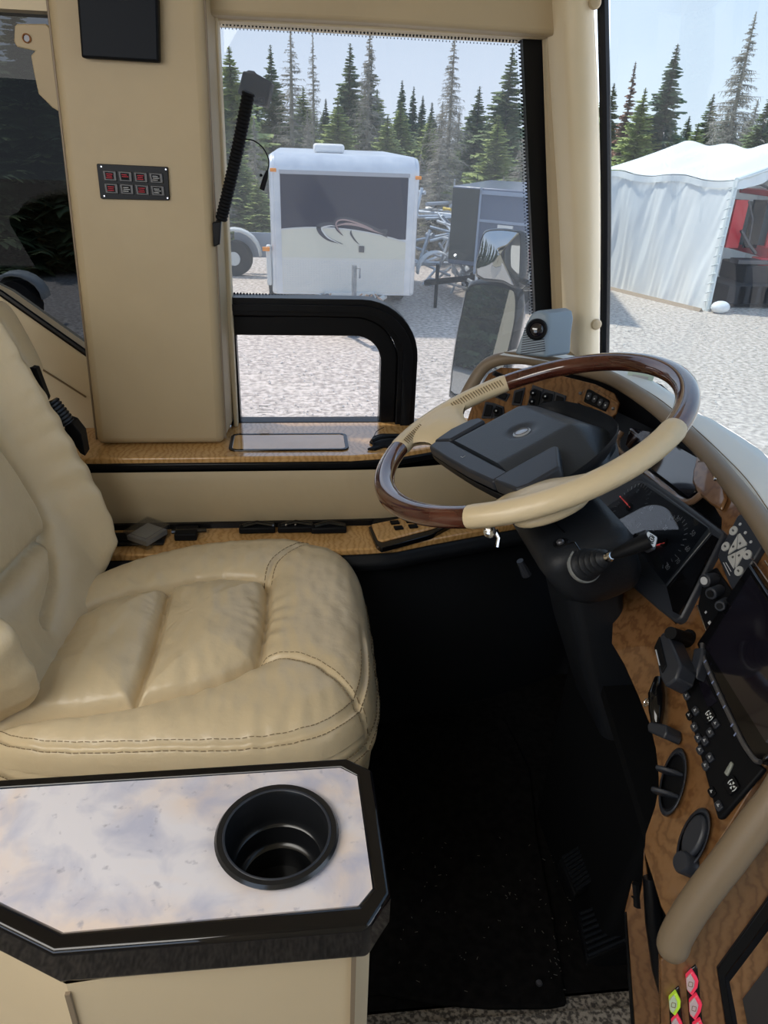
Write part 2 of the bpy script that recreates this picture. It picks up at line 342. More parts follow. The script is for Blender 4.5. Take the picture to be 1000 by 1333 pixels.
a0, a1, a2, a3 = [at(x, y, 'y', yf) for x, y in ((272, 22), (690, 47), (697, 402), (290, 386))]
uvstrip(a0, a1, V(0, 0, -1), .018, 'frit_dots', win); uvstrip(a0, a3, V(1, 0, 0), .018, 'frit_dots', win)
uvstrip(at(682, 46, 'y', yf), at(699, 410, 'y', yf), V(-1, 0, 0), .018, 'frit_dots', win); uvstrip(at(290, 386, 'y', yf), at(470, 393, 'y', yf), V(0, 0, 1), .010, 'frit_dots', win)
g = MB(); g.prism([at(680, 40, 'y', 1.635), at(718, 42, 'y', 1.635), at(726, 420, 'y', 1.635), at(728, 560, 'y', 1.635), at(702, 560, 'y', 1.635), at(697, 400, 'y', 1.635)], V(0, .02, 0)); g.build('frame', FRAMEM, win)
# slider frame: nested rounded profiles
def slide(d, rad, y, n=10):                      # inset loop of the small window frame (quarter-round top right)
    x0, x1, z0, z1 = -.163+d[0], .262-d[1], 1.905+d[2], 2.207-d[3]; P = [V(x0, y, z0), V(x1, y, z0)]
    for k in range(n+1):
        g_ = math.radians(90*k/n); P.append(V(x1-rad+rad*math.cos(g_), y, z1-rad+rad*math.sin(g_)))
    return P+[V(x0, y, z1)]
fr_ = MB()
fr_.ring(slide((0, 0, 0, 0), .13, 1.615), slide((.004, .045, .004, .038), .10, 1.615), V(0, .045, 0)); o = fr_.build('frame', FRAMEM, win, bevel=.004, seg=3)
fr_ = MB(); fr_.ring(slide((.006, .045, .006, .040), .10, 1.628), slide((.020, .082, .016, .083), .06, 1.628), V(0, .04, 0)); fr_.build('slider_frame', FRAMEM, win, bevel=.003)
fr_ = MB(); fr_.ring(slide((-.001, .012, -.001, .012), .12, 1.606), slide((.0, .034, .0, .026), .108, 1.606), V(0, .012, 0)); fr_.build('slider_rib', FRAMEM, win, bevel=.005, seg=3)
fr_ = MB(); fr_.prism(slide((.018, .08, .014, .081), .06, 1.64), V(0, .004, 0)); fr_.build('pane', CLEAR, win, smooth=0)
# etched maker's text on pane: tiny printed lines
PF = Frame((-.09, 1.637, 1.955), (1, 0, 0), (0, -1, 0))
g = MB()
for i, (w_, h_) in enumerate(((.022, .0016), (.036, .0008), (.030, .0008), (.008, .0008))): g.box(PF.p(0, -.006*i+(.003 if i == 0 else 0)), (w_, .0004, h_*1.3))
g.build('etched_mark', GREYP, win, smooth=0)

# ledge under window
zl = 1.92
g = MB(); L = [V(-.9, 1.64, zl), V(-.9, 1.425, zl), V(-.4, 1.425, zl), V(.10, 1.425, zl), V(.20, 1.44, zl), V(.30, 1.48, zl), V(.40, 1.52, zl), V(.40, 1.66, zl), V(-.9, 1.66, zl)]
g.prism(L, V(0, 0, -.018)); struct(g.build('trim_6', OAK, bevel=.003))
g = MB(); E = [V(-.9, 1.420, zl-.012), V(.10, 1.420, zl-.012), V(.20, 1.434, zl-.012), V(.30, 1.474, zl-.012), V(.40, 1.515, zl-.012), V(.40, 1.66, zl-.012), V(-.9, 1.66, zl-.012)]
g.prism(E, V(0, 0, -.016)); struct(g.build('trim_7', FRAMEM, bevel=.003))
# upholstered side panel under the ledge
g = MB(); B = [(-.9, 1.41), (.10, 1.41), (.17, 1.412), (.28, 1.43), (.38, 1.45), (.46, 1.46)]
def sp(u, v):
    x = u*(len(B)-1); i = min(int(x), len(B)-2); t_ = x-i; a, b = B[i], B[i+1]; X = a[0]+(b[0]-a[0])*t_; Y = a[1]+(b[1]-a[1])*t_; z = zl-.026-(v)*.130
    return V(X, Y-.010*math.sin(math.pi*v)**.6-.004*v, z)
g.grid(36, 14, sp); struct(g.build('wall_far', VINYL, smooth=180))
# lower switch ledge
g = MB(); zz = 1.77; L2 = [V(-.9, 1.50, zz), V(-.9, 1.30, zz), V(-.1, 1.285, zz), V(.13, 1.292, zz), V(.19, 1.298, zz), V(.27, 1.325, zz), V(.40, 1.365, zz), V(.52, 1.40, zz), V(.52, 1.50, zz)]
g.prism(L2, V(0, 0, -.015)); struct(g.build('trim_8', OAK, bevel=.003))
g = MB(); g.box((-.38, 1.402, zz+.006), (1.06, .02, .012)); g.box((.33, 1.415, zz+.006), (.37, .02, .012), Matrix.Rotation(.13, 3, 'Z')); struct(g.build('trim_9', FRAMEM))
# black lower wall with rolled lip
g = MB(); LP = [V(-.9, 1.31, 0), V(-.1, 1.30, 0), V(.12, 1.305, 0), V(.19, 1.312, 0), V(.27, 1.338, 0), V(.40, 1.375, 0), V(.55, 1.42, 0), V(.75, 1.5, 0)]
LPs = bez(LP, 5)
def lw(u, v):
    x = u*(len(LPs)-1); i = min(int(x), len(LPs)-2); q = LPs[i].lerp(LPs[i+1], x-i)
    prof = [(0, -.012), (-.012, -.018), (-.022, -.035), (-.012, -.055), (.012, -.062), (.02, -.075), (.03, -.3), (.07, -.58)]
    y = v*(len(prof)-1); j = min(int(y), len(prof)-2); t_ = y-j; dy = prof[j][0]+(prof[j+1][0]-prof[j][0])*t_; dz = prof[j][1]+(prof[j+1][1]-prof[j][1])*t_
    return V(q.x, q.y+dy, 1.77+dz)
g.grid(40, 22, lw); struct(g.build('wall_far', SHROUD, smooth=180))
# front wall below dash, A pillar, windshield
g = MB(); g.box((.80, .95, 1.55), (.04, 1.4, .75)); struct(g.build('wall_front', KICK))
g = MB(); g.box((.92, .65, .85), (.06, 2.1, 1.9)); struct(g.build('wall_front', bpy.data.materials['coach_paint']))
AP = [(735, 0), (745, 300), (752, 455)]
def ap(px, py, y): return at(px, py, 'y', y)
g = MB(); ys = 1.50
L_ = [ap(727, -120, ys), ap(733, 0, ys), ap(740, 150, ys), ap(747, 300, ys), ap(752, 465, ys)]; R_ = [ap(772, -120, ys), ap(776, 0, ys), ap(783, 150, ys), ap(785, 300, ys), ap(783, 465, ys)]
prof = bez(L_, 4); prof2 = bez(R_, 4); sec = []
for a, b in zip(prof, prof2):
    x = (b-a); sec.append([a+V(0, .14, 0), a+V(0, .012, 0), a+x*.15+V(0, 0, 0), a+x*.5+V(0, -.004, 0), a+x*.85, b+V(0, .012, 0), b+V(0, .12, 0)])
g.grid(len(sec), 7, lambda u, v: sec[round(u*(len(sec)-1))][round(v*6)]); apil = struct(g.build('trim_10', VINYL2, smooth=50))
for k, (px, py) in enumerate(((774, 3), (776, 422))):
    c = at(px, py, 'y', ys-.002); h = MB(); h.lathe([(.0115, 0), (.0115, .003), (.009, .006), (.003, .0072)], c, V(0, -1, 0), 20); h.build('screw_cap', VINYL, apil)
g = MB(); L_ = [ap(709, -60, 1.60), ap(712, 48, 1.60), ap(718, 250, 1.60), ap(724, 405, 1.60), ap(728, 520, 1.60)]; R_ = [ap(742, -60, 1.57), ap(744, 48, 1.57), ap(750, 250, 1.57), ap(754, 405, 1.57), ap(758, 520, 1.57)]
g.grid(5, 2, lambda u, v: (L_ if v < .5 else R_)[round(u*4)]); g.grid(5, 2, lambda u, v: (L_ if v < .5 else R_)[round(u*4)]+V(0, .03, 0)); struct(g.build('trim_11', VINYL, smooth=180))
# gasket and windshield
gk = [ap(783, -120, 1.53), ap(785, 0, 1.53), ap(788, 150, 1.53), ap(789, 300, 1.53), ap(787, 470, 1.53)]
BASE = [at(*p, 'z', 2.115) for p in ((790, 470), (850, 496), (907, 536), (945, 556), (1000, 595), (1060, 670))]+[V(.66, .3, 2.115), V(.60, -.2, 2.115), V(.5, -.8, 2.115)]
BASE = bez(BASE, 4); lean = V(-.115, .01, .70)
ws = MB(); ws.grid(len(BASE), 2, lambda u, v: BASE[round(u*(len(BASE)-1))]+lean*v*1.15); wsh = struct(ws.build('window_3', WGLASS, smooth=180, fix=False))
g = MB(); g.tube(bez(gk, 5), .0085, 8, ry=1.3); g.build('gasket', FRAMEM, wsh)
g = MB(); F_ = Frame(at(833, 493, 'z', 2.125), (.75, -.66, 0), (-.6, -.7, .3)); g.box(F_.p(0, .01), (.05, .026, .001), F_.M()); g.build('sticker', mat('green_sticker', (.50, .62, .55), .5), wsh, smooth=0)
g = MB(); g.box(F_.p(0, .003, .001), (.03, .006, .0005), F_.M()); g.build('sticker_print', GREYP, wsh, smooth=0)

# ------------------------------------------------------------------ driver seat
seat = thing('driver_seat', 'cream leather driver seat with quilted cushion and reclined backrest behind the steering wheel', 'seat', (-.15, 1.05, ZF))
def pl2(px, z=1.78): return [at(x, y, 'z', z).xy for x, y in px]
SEAMS = [pl2([(60, 835), (95, 800), (130, 783), (170, 770), (219, 760), (255, 753), (290, 750), (348, 753)]), pl2([(348, 753), (346, 800), (340, 835), (335, 858)]), pl2([(335, 858), (295, 878), (250, 893), (172, 908), (100, 917), (30, 920), (-30, 925)]),
         pl2([(219, 760), (207, 810), (190, 865), (172, 908)])]
CORN = [pl2([(348, 753), (358, 735), (385, 714), (415, 700), (440, 694)]), pl2([(335, 858), (375, 858), (415, 871), (450, 893), (476, 915)])]
def segd(p, L):
    best = 9
    for a, b in zip(L, L[1:]):
        ab = b-a; t = max(0, min(1, (p-a).dot(ab)/ab.dot(ab))); d = (p-a-ab*t).length
        if d < best: best = d
    return best
def wr(x, y, sc, seed): return noise.noise(V(x*sc, y*sc, seed))
CC = V(-.197, 1.052); HX, HY = .309, .315
def cush(s, t):
    r = max(abs(s), abs(t))
    if r < 1e-6: s = t = r = 1e-6
    n = 4.2; k = r/((abs(s)**n+abs(t)**n)**(1/n)); s2, t2 = s*k, t*k
    fx = (s2+1)/2; hy = HY*(.90+.12*fx-.06*fx**4)
    x = CC.x+HX*s2; y = CC.y+.01*(1-fx)+hy*t2*(max(.3, 1-(1-fx)**4) if t2 > 0 else 1)
    p = Vector((x, y)); d1 = min(segd(p, L) for L in SEAMS); d2 = min(segd(p, L) for L in CORN)
    inner = 0
    z = 1.772
    z += .034*(1-math.exp(-(d1/.045)))-.020*math.exp(-(d1/.008)**2)-.006*math.exp(-(d2/.0045)**2)-.004*math.exp(-(d2/.02)**2)
    z -= .030*max(0, r-.45)**1.5*2.2
    if t2 < 0: z -= (.007*math.exp(-((r-.945)/.009)**2)-.003*math.exp(-((r-.965)/.012)**2))*min(1, -t2*3)
    # pull wrinkles running out from the seams
    ang = math.atan2(t2, s2); z += .0032*math.sin(ang*26+3*wr(x, y, 8, 1))*max(0, wr(x, y, 9, 2)+.15)*math.exp(-(d1/.05))
    z += .0022*wr(x*2.2, y, 26, 5)+.004*wr(x, y, 7, 7)
    # waterfall edge
    if r > .80:
        q = (r-.80)/.20; z -= .055*(1-math.sqrt(max(0, 1-q*q)))*.9
    return V(x, y, z)
cs = MB()
N = 190
cs.grid(N, N, lambda u, v: cush(-1+2*u, -1+2*v))
ringp = []
def edge(u):                                      # walk around the border of the square
    u = u % 1*4; k = int(u); f = u-k
    return [(-1+2*f, -1), (1, -1+2*f), (1-2*f, 1), (-1, 1-2*f)][k]
def skirt(u, v):
    s, t = edge(u); p = cush(s, t); c = V(CC.x, CC.y, 0); d = V(p.x-c.x, p.y-c.y, 0).normalized()
    o_ = .012*math.sin(math.pi*min(1, v*1.15))-.004; z = p.z-.085*v
    pip = -.010*math.exp(-((v-.28)/.05)**2)+.0025*wr(p.x*4, p.y*4, 10, v*3)
    return V(p.x, p.y, z)+d*(o_+pip-.03*max(0, v-.8)/.2)
cs.grid(4*(N-1), 12, skirt, wu=True)
cushion = cs.build('seat_cushion', LEATHER, seat, smooth=180)
# stitching and piping
def strand(L, offs, name, r=.0011, dash=.007):
    g = MB(); P = bez([V(q.x, q.y, 0) for q in L], 6); acc = 0
    for a, b in zip(P, P[1:]):
        t = (b-a).normalized(); nrm = V(-t.y, t.x, 0)*offs
        pa, pb = a+nrm, b+nrm; n = max(1, int((pb-pa).length/dash))
        for i in range(n):
            s0 = pa.lerp(pb, (i+.12)/n); s1 = pa.lerp(pb, (i+.85)/n); q = []
            for e_ in (s0, s1):
                e_ = e_.copy(); e_.z = zc(e_.x, e_.y)+.0006; q.append(e_)
            g.tube(q, r, 4)
    return g.build(name, STITCH, cushion, fix=False)
from mathutils.bvhtree import BVHTree
_bv = BVHTree.FromPolygons(cs.v, cs.f)
def zc(x, y):
    h = _bv.ray_cast(V(x, y, 2.5), V(0, 0, -1)); return h[0].z if h[0] else 1.7
for L in CORN:
    for o_ in (-.0075, .0075): strand(L, o_, 'stitching', .0008)
g = MB()
for rs in (.925, .965):
    P = [cush(*[q*rs for q in edge(i/700)]) for i in range(700)]
    for i in range(0, 700, 3):
        a, b = P[i], P[(i+2) % 700]
        if a.y < CC.y-.10 and (b-a).length < .03: g.tube([a+V(0, 0, .0009), b+V(0, 0, .0009)], .0008, 4)
g.build('perimeter_stitching', STITCH, cushion, fix=False)
g = MB()
for zoff, v_ in ((0, .20), (0, .36)):
    n = 260
    for i in range(n):
        a = skirt(i/n, v_); b = skirt((i+.62)/n, v_); c = V(CC.x, CC.y, 0)
        g.tube([a+(a-V(CC.x, CC.y, a.z)).normalized()*.0008, b+(b-V(CC.x, CC.y, b.z)).normalized()*.0008], .0009, 4)
g.build('edge_stitching', STITCH, cushion, fix=False)
# lower upholstered plinth of the seat and pedestal
g = MB(); g.grid(64, 8, lambda u, v: (lambda p, d: V(p.x, p.y, 1.672-.12*v)-d*(.018+.006*math.cos(v*6))-V(0, 0, 0))(skirt(u, .5), (V(skirt(u, .5).x-CC.x, skirt(u, .5).y-CC.y, 0)).normalized()), wu=True); g.build('seat_valance', LEATHER, seat, smooth=180)
g = MB(); g.box((-.18, 1.05, 1.60), (.42, .46, .10)); g.box((-.18, 1.05, 1.38), (.34, .36, .36)); g.build('pedestal', BLACK, seat, bevel=.01)
# backrest: plane leaning back
rec = math.radians(19)
BKF = Frame((-.352, 1.045, 1.76), (0, 1, 0), (math.cos(rec), 0, math.sin(rec)))
BKF.y = V(-math.sin(rec), 0, math.cos(rec)); BKF.x = V(0, 1, 0)
def bk2(px, h=0): return [Vector(BKF.ab(x, y, h)) for x, y in px]
BS = [bk2([(-60, 450), (0, 539), (30, 572), (55, 608), (75, 641), (88, 672), (90, 688)]), bk2([(90, 688), (65, 712), (40, 740), (0, 780), (-50, 840)]), bk2([(90, 688), (97, 715), (98, 750), (85, 800)]),
      [Vector((-.185, 0)), Vector((-.185, .8))]]
BH = [(.0, .20), (.06, .235), (.2, .262), (.36, .262), (.55, .235), (.75, .20)]
def bw(b):
    for (b0, w0), (b1, w1) in zip(BH, BH[1:]):
        if b <= b1: return w0+(w1-w0)*max(0, (b-b0))/(b1-b0)
    return BH[-1][1]
def back(s, t, front=True):
    r = max(abs(s), abs(t), 1e-6); n = 4.5; k = r/((abs(s)**n+abs(t)**n)**(1/n)) if (s or t) else 1; s2, t2 = s*k, t*k
    b = .31+.36*t2; a = bw(max(0, b))*s2
    p = Vector((a, b)); d = min(segd(p, L) for L in BS)
    bol = max(0, min(1, (abs(a)-.15)/.06)); bol = bol*bol*(3-2*bol)
    h = -.045+.050*bol+.028*(1-math.exp(-d/.035))-.018*math.exp(-(d/.008)**2)
    h += .0035*wr(a, b*2.4, 16, 3)*(.4+bol)+.005*wr(a, b, 7, 9)+.0028*math.sin(b*110+a*40+4*wr(a, b, 6, 1))*max(0, wr(a, b, 7, 4)+.1)*bol
    if r > .82:
        q = (r-.82)/.18; h -= .075*(1-math.sqrt(max(0, 1-q*q)))
    return BKF.p(a, b, h)
bk = MB(); NB = 110; bk.grid(NB, NB, lambda u, v: back(-1+2*u, -1+2*v))
def bskirt(u, v):
    s, t = edge(u); p = back(s, t); c = BKF.p(0, .31, 0); d = (p-c); d = (d-BKF.n*d.dot(BKF.n)).normalized()
    return p-BKF.n*.10*v+d*(.008*math.sin(math.pi*v)-.02*v*v)
bk.grid(4*(NB-1), 8, bskirt, wu=True); brest = bk.build('backrest', LEATHER, seat, smooth=180)
g = MB(); g.prism([bskirt(i/40, 1.0) for i in range(40)], BKF.n*-.02); g.build('backrest_shell', BLACK, seat)
# wing pad behind the shoulder, belt hardware on the far side
g = MB(); WF = Frame(at(8, 450, 'y', 1.36), (0, 1, 0), BKF.n); g.grid(24, 13, lambda u, v: (lambda th, ph: WF.p(.04*abs(math.cos(th))**.5*(1 if math.cos(th) > 0 else -1)*math.sin(ph)**.4, .075*abs(math.cos(ph))**.5*(1 if math.cos(ph) > 0 else -1), .035*abs(math.sin(th))**.5*(1 if math.sin(th) > 0 else -1)*math.sin(ph)**.4))(u*2*math.pi, v*math.pi*.998+.003), wu=True); g.build('headrest_wing', LEATHER, seat, smooth=180)
HW = Frame((0, 1.33, 0), (1, 0, 0), (0, -1, 0))
slab(HW, [(35, 478), (47, 480), (62, 520), (58, 528), (40, 500)], 0, -.02, 'belt_guide', BLACK, seat)
g = MB(); c0, c1 = HW.hit(64, 524), HW.hit(86, 552); ax = (c1-c0)
g.tube([c0, c0.lerp(c1, .5), c1], .017, 14); kn = g.build('recline_knob', PODM, seat)
g = MB()
for k in range(7):
    q = c0.lerp(c1, (k+.5)/7); g.tube([q-ax.normalized()*.0015, q+ax.normalized()*.0015], .0185, 14)
g.build('knob_rib', BLACK, kn)
slab(HW, [(84, 548), (95, 552), (106, 566), (111, 594), (104, 590), (84, 560)], .005, -.03, 'belt_buckle', BLACK, seat)

# ------------------------------------------------------------------ side console with cup holder
zt = 1.95
def cz(pts, z=zt): return [at(x, y, 'z', z) for x, y in pts]
console = thing('side_console', 'beige cabinet with white marbled top and gloss black rim beside the seat', 'cabinet', (-.2, .45, ZF))
outer = cz([(452, 986), (486, 1002), (509, 1164), (480, 1207), (68, 1240), (-120, 1146)]); outer += [V(outer[-1].x-.25, outer[-1].y, zt), V(outer[-1].x-.25, outer[0].y, zt), V(-.35, outer[0].y-.004, zt)]
inner = cz([(443, 998), (465, 1009), (485, 1155), (467, 1177), (82, 1212), (-110, 1120)]); inner += [V(inner[-1].x-.2, inner[-1].y, zt), V(inner[-1].x-.2, inner[0].y, zt), V(-.35, inner[0].y-.004, zt)]
g = MB(); g.ring(outer, inner, V(0, 0, -.042)); rim = g.build('rim', GLOSS, console, bevel=.006, seg=4)
# laminate with round hole
cup = at(361, 1088, 'z', zt); RC = .050
g = MB(); n = 48; circ = [cup+V(RC*math.cos(2*math.pi*k/n), RC*math.sin(2*math.pi*k/n), 0) for k in range(n)]
bm = bmesh.new(); ov = [bm.verts.new(p-off(console)) for p in inner]; cv = [bm.verts.new(p-off(console)) for p in circ]
es = [bm.edges.new((ov[i], ov[(i+1) % len(ov)])) for i in range(len(ov))]+[bm.edges.new((cv[i], cv[(i+1) % n])) for i in range(n)]
bmesh.ops.triangle_fill(bm, use_beauty=True, edges=es); bmesh.ops.translate(bm, verts=bm.verts, vec=V(0, 0, -.0015))
bmesh.ops.recalc_face_normals(bm, faces=bm.faces)
me = bpy.data.meshes.new('marbled_top'); bm.to_mesh(me); bm.free(); me.materials.append(MARBLE)
if me.polygons[0].normal.z < 0: me.flip_normals()
mt = bpy.data.objects.new('marbled_top', me); col.objects.link(mt); mt.parent = console
sol = mt.modifiers.new('s', 'SOLIDIFY'); sol.thickness = .012; sol.offset = -1
# cabinet body
zb = zt-.042
bo = [at(x, y, 'z', zb) for x, y in ((470, 1000), (497, 1222), (471, 1243), (86, 1281), (-120, 1170))]; bo = [V(.045, .535, zb), V(.052, .405, zb), V(.036, .388, zb)]+bo[3:]
bo += [V(bo[-1].x-.25, bo[-1].y, zb), V(bo[-1].x-.25, .535, zb)]
g = MB(); nb_ = len(bo); g.grid(nb_, 2, lambda u, v: bo[round(u*nb_) % nb_]-V(0, 0, (zb-ZF)*v), wu=True); g.build('body', CONS, console, smooth=0)
g = MB()
for q in (bo[2], bo[3]): g.box((q.x, q.y-.0015, (zb+ZF)/2), (.004, .003, zb-ZF-.02))
g.build('corner_piping', BOLST, console)
ch = thing('cup_holder', 'round black drop-in cup holder set in the marbled console top', 'cup holder', cup-V(0, 0, .08))
g = MB(); g.lathe([(.0475, -.002), (.0545, .000), (.0562, .003), (.054, .0062), (.0495, .0058), (.0465, .001), (.0445, -.03), (.0432, -.035), (.0405, -.037), (.0400, -.055), (.0385, -.058), (.034, -.060), (.0335, -.085), (.0, -.086)], cup, V(0, 0, 1), 56, cap=False); g.build('cup', mat('cup_black', (.010, .011, .013), .22), ch, smooth=50)
g = MB(); g.lathe([(.0468, .0052), (.0480, .0066), (.0492, .0056)], cup, V(0, 0, 1), 56, cap=False); g.build('rim_bead', PODM, ch, smooth=180)

# ------------------------------------------------------------------ steering wheel
Wc = V(.328, .988, 2.142); th_, ph_ = math.radians(23.4), math.radians(175)
wn_ = V(math.sin(th_)*math.cos(ph_), math.sin(th_)*math.sin(ph_), math.cos(th_))
WB = wn_.cross(V(1, 0, 0)).normalized(); WA = WB.cross(wn_)
def wp(a, b, h=0): return Wc+WA*a+WB*b+wn_*h
wheel = thing('steering_wheel', 'steering wheel with cream leather grips and dark lacquered wood arcs', 'steering wheel', Wc)
def arc(d0, d1, n, R=.225, h=0): return [wp(R*math.cos(math.radians(d0+(d1-d0)*k/n)), R*math.sin(math.radians(d0+(d1-d0)*k/n)), h) for k in range(n+1)]
for d0, d1, m, r, nm in ((82, 146, LEATHER, .0172, 'leather_grip'), (-126, -48, LEATHER, .0175, 'leather_grip'), (146, 234, MAHOG, .0162, 'wood_arc'), (-48, 82, MAHOG, .0162, 'wood_arc')):
    n = int((d1-d0)/2); P = arc(d0, d1, n); R = [r]*(n+1)
    if m is LEATHER: R[0] = R[-1] = r*.93
    g = MB(); g.tube(P, R, 20, up=wn_, ry=.88); g.build(nm, m, wheel, smooth=50)
# web of each leather spoke: lofted from rim arc to hub edge
def spoke(dA, dB, hubA, hubB, nm):
    g = MB(); n, mm = 16, 10
    def fn(u, v, side):
        d = math.radians(dA+(dB-dA)*u); r0 = wp(.222*math.cos(d), .222*math.sin(d), 0); h0 = Vector(hubA).lerp(Vector(hubB), u); h1 = wp(h0.x, h0.y, -.028)
        waist = math.sin(math.pi*v)*.35; um = .5; d2 = math.radians(dA+(dB-dA)*(u+(um-u)*waist)); r1 = wp(.222*math.cos(d2), .222*math.sin(d2)); hh = Vector(hubA).lerp(Vector(hubB), u+(um-u)*waist); h2 = wp(hh.x, hh.y, -.028)
        q = r1.lerp(h2, v); th2 = .013*math.sqrt(max(0, 1-(2*u-1)**2))+.0015; return q+wn_*(th2*side+.004*math.sin(math.pi*v))
    g.grid(n, mm, lambda u, v: fn(u, v, 1)); g.grid(n, mm, lambda u, v: fn(u, v, -1))
    return g.build(nm, LEATHER, wheel, smooth=180)
spoke(100, 146, (-.045, .115), (-.125, .10), 'leather_spoke'); spoke(-124, -72, (-.10, -.135), (.0, -.135), 'leather_spoke')
g = MB(); g.ball(wp(-.030, -.190, -.030), (.052, .024, .014), Matrix((WA, WB, wn_)).transposed(), 18); g.build('leather_spoke', LEATHER, wheel, smooth=180)
# baseball stitching on inner side of grips
for d0, d1 in ((84, 112), (130, 145)):
    g = MB()
    for k in range(int((d1-d0)/1.35)):
        d = math.radians(d0+k*1.35); e_ = math.radians(d0+k*1.35+.9); R_ = .2085
        for s1 in (-.005, .005):
            g.tube([wp(R_*math.cos(d), R_*math.sin(d), .004), wp((R_+.003)*math.cos(e_), (R_+.003)*math.sin(e_), .004+.006*(1 if s1 > 0 else -1)+.004)], .0009, 4)
    g.build('stitching', STITCH, wheel)
# hub
RA = math.radians(15); KA = WA*math.cos(RA)+WB*math.sin(RA); KB = -WA*math.sin(RA)+WB*math.cos(RA)
def kp(a, b, h=0): return Wc+KA*a+KB*b+wn_*h
def kprism(poly, h0, h1, name, m, parent, bevel=.004, seg=3):
    g = MB(); g.prism([kp(a, b, h0) for a, b in poly], wn_*(h1-h0)); return g.build(name, m, parent, bevel=bevel, seg=seg)
# airbag pad: rounded block that slopes away on forward and near sides
def pad(u, v):
    a = -.079+.187*u; b = .101-.222*v; h = .002
    fa = max(0, a-.040)/.068; fb = max(0, -b-.052)/.069; fc = max(0, b-.085)/.016
    f = min(1, (fa**2.2+fb**2.2)**(1/2.2)); h -= .050*f**1.5+.010*fc**2
    k = .028*fa*fb
    a -= k; b += k
    rr_ = math.hypot(a+.005, b-.004); h -= .0042*math.exp(-((rr_)/.021)**6)
    return kp(a, b, h)
g = MB(); g.grid(56, 60, pad)
def pskirt(u, v):
    s, t = edge(u); p = pad((s+1)/2, (t+1)/2); return p-wn_*(.026*v)
g.grid(120, 3, pskirt, wu=True); airbag = g.build('airbag_pad', SOFT, wheel, smooth=60)
g = MB(); g.lathe([(.0135, .0), (.0135, .0022), (.0118, .0034), (.0, .0036)], kp(-.005, .004, -.003), wn_, 32, sx=1.0); em = g.build('emblem', mat('badge_silver', (.42, .46, .52), .3, metal=.4), airbag)
g = MB(); g.tube([kp(-.005+.0105*math.cos(k*math.pi/16), .004+.0105*math.sin(k*math.pi/16), .0010) for k in range(32)], .0006, 5, closed=True); g.build('emblem_ring', CRANK, airbag)
kprism([(-.112, .122), (-.096, .128), (-.082, .100), (-.082, -.088), (-.109, -.089), (-.1135, -.02), (-.114, .05)], .0, -.018, 'horn_bar', PODM, wheel)
kprism([(-.081, .102), (-.098, .131), (-.060, .141), (-.024, .137), (-.012, .126), (-.014, .105)], .001, -.020, 'switch_pod', PODM, wheel)
kprism([(-.109, -.092), (-.104, -.146), (-.088, -.152), (-.038, -.150), (-.006, -.098), (-.010, -.090), (-.080, -.090)], .004, -.018, 'switch_pod', PODM, wheel)
g = MB(); g.tube([kp(-.099, .028, .0004), kp(-.099, .022, .0004), kp(-.094, .022, .0004)], .0004, 4); g.build('horn_mark', GREYP, wheel)
# lower hub bowl
g = MB(); base = [(-.112, .122), (-.060, .138), (0, .125), (.05, .105), (.10, .08), (.11, 0), (.095, -.09), (.03, -.135), (-.05, -.15), (-.10, -.142), (-.113, -.05), (-.114, .05)]
bp = bez([V(a, b, 0) for a, b in base+[base[0]]], 3)[:-1]
g.grid(len(bp), 7, lambda u, v: kp(bp[round(u*len(bp)) % len(bp)].x*(1-.42*v*v), bp[round(u*len(bp)) % len(bp)].y*(1-.42*v*v), -.016-.055*v), wu=True); g.prism([kp(q.x*.58, q.y*.58, -.071) for q in bp], wn_*-.01); g.build('hub_bowl', SHROUD, wheel, smooth=60)

# ------------------------------------------------------------------ steering column
KF = Frame(kp(.0, .0, -.07), WA, wn_)
column = thing('steering_column', 'black moulded steering column shroud under the wheel, widening into a floor pedestal', 'steering column', (.62, 1.0, ZF))
def loft(secs, name, m, parent, n=24, bev=0, sm=180):
    g = MB(); g.grid(len(secs), len(secs[0]), lambda u, v: secs[round(u*(len(secs)-1))][min(len(secs[0])-1, round(v*len(secs[0]))) % len(secs[0])], wv=True)
    g.add(secs[0], [tuple(range(len(secs[0])))]); g.add(secs[-1], [tuple(range(len(secs[-1])))])
    return g.build(name, m, parent, smooth=sm, bevel=bev)
def csec(d, x0, x1, y0, y1, r): return [Wc-wn_*d+WA*a+WB*b for a, b in rr(x1-x0, y1-y0, r, 6, (x0+x1)/2, (y0+y1)/2)]
secs = [csec(.082, -.045, .035, -.205, .02, .024), csec(.088, -.062, .050, -.218, .045, .026), csec(.105, -.07, .056, -.222, .06, .026), csec(.16, -.055, .058, -.215, .07, .026), csec(.185, -.035, .055, -.20, .065, .026), csec(.195, -.02, .045, -.19, .06, .026)]
shroud = loft(secs, 'shroud', SHROUD, column, sm=60)
secs = [[V(x0+.0, y, z) for (x0, y) in pts] for pts, z in ()]
def wsec(z, x0, x1, y0, y1, r): return [V(a, b, z) for a, b in rr(x1-x0, y1-y0, r, 5, (x0+x1)/2, (y0+y1)/2)]
loft([wsec(2.02, .36, .45, .85, 1.00, .02), wsec(1.92, .385, .47, .85, 1.02, .02), wsec(1.80, .425, .52, .86, 1.02, .02), wsec(1.62, .50, .66, .88, 1.04, .02)], 'lower_cover', SHROUD, column, sm=60)
g = MB(); g.tube([wp(.02, .01, -.05), wp(.02, .01, -.2), V(.62, .97, 1.5)], [.05, .04, .04], 16); g.build('shaft', BLACK, column)
loft([wsec(1.70, .575, .80, .80, 1.22, .02), wsec(1.5, .555, .80, .78, 1.20, .02), wsec(1.20, .50, .80, .75, 1.10, .02)], 'floor_pedestal', KICK, column, sm=60)
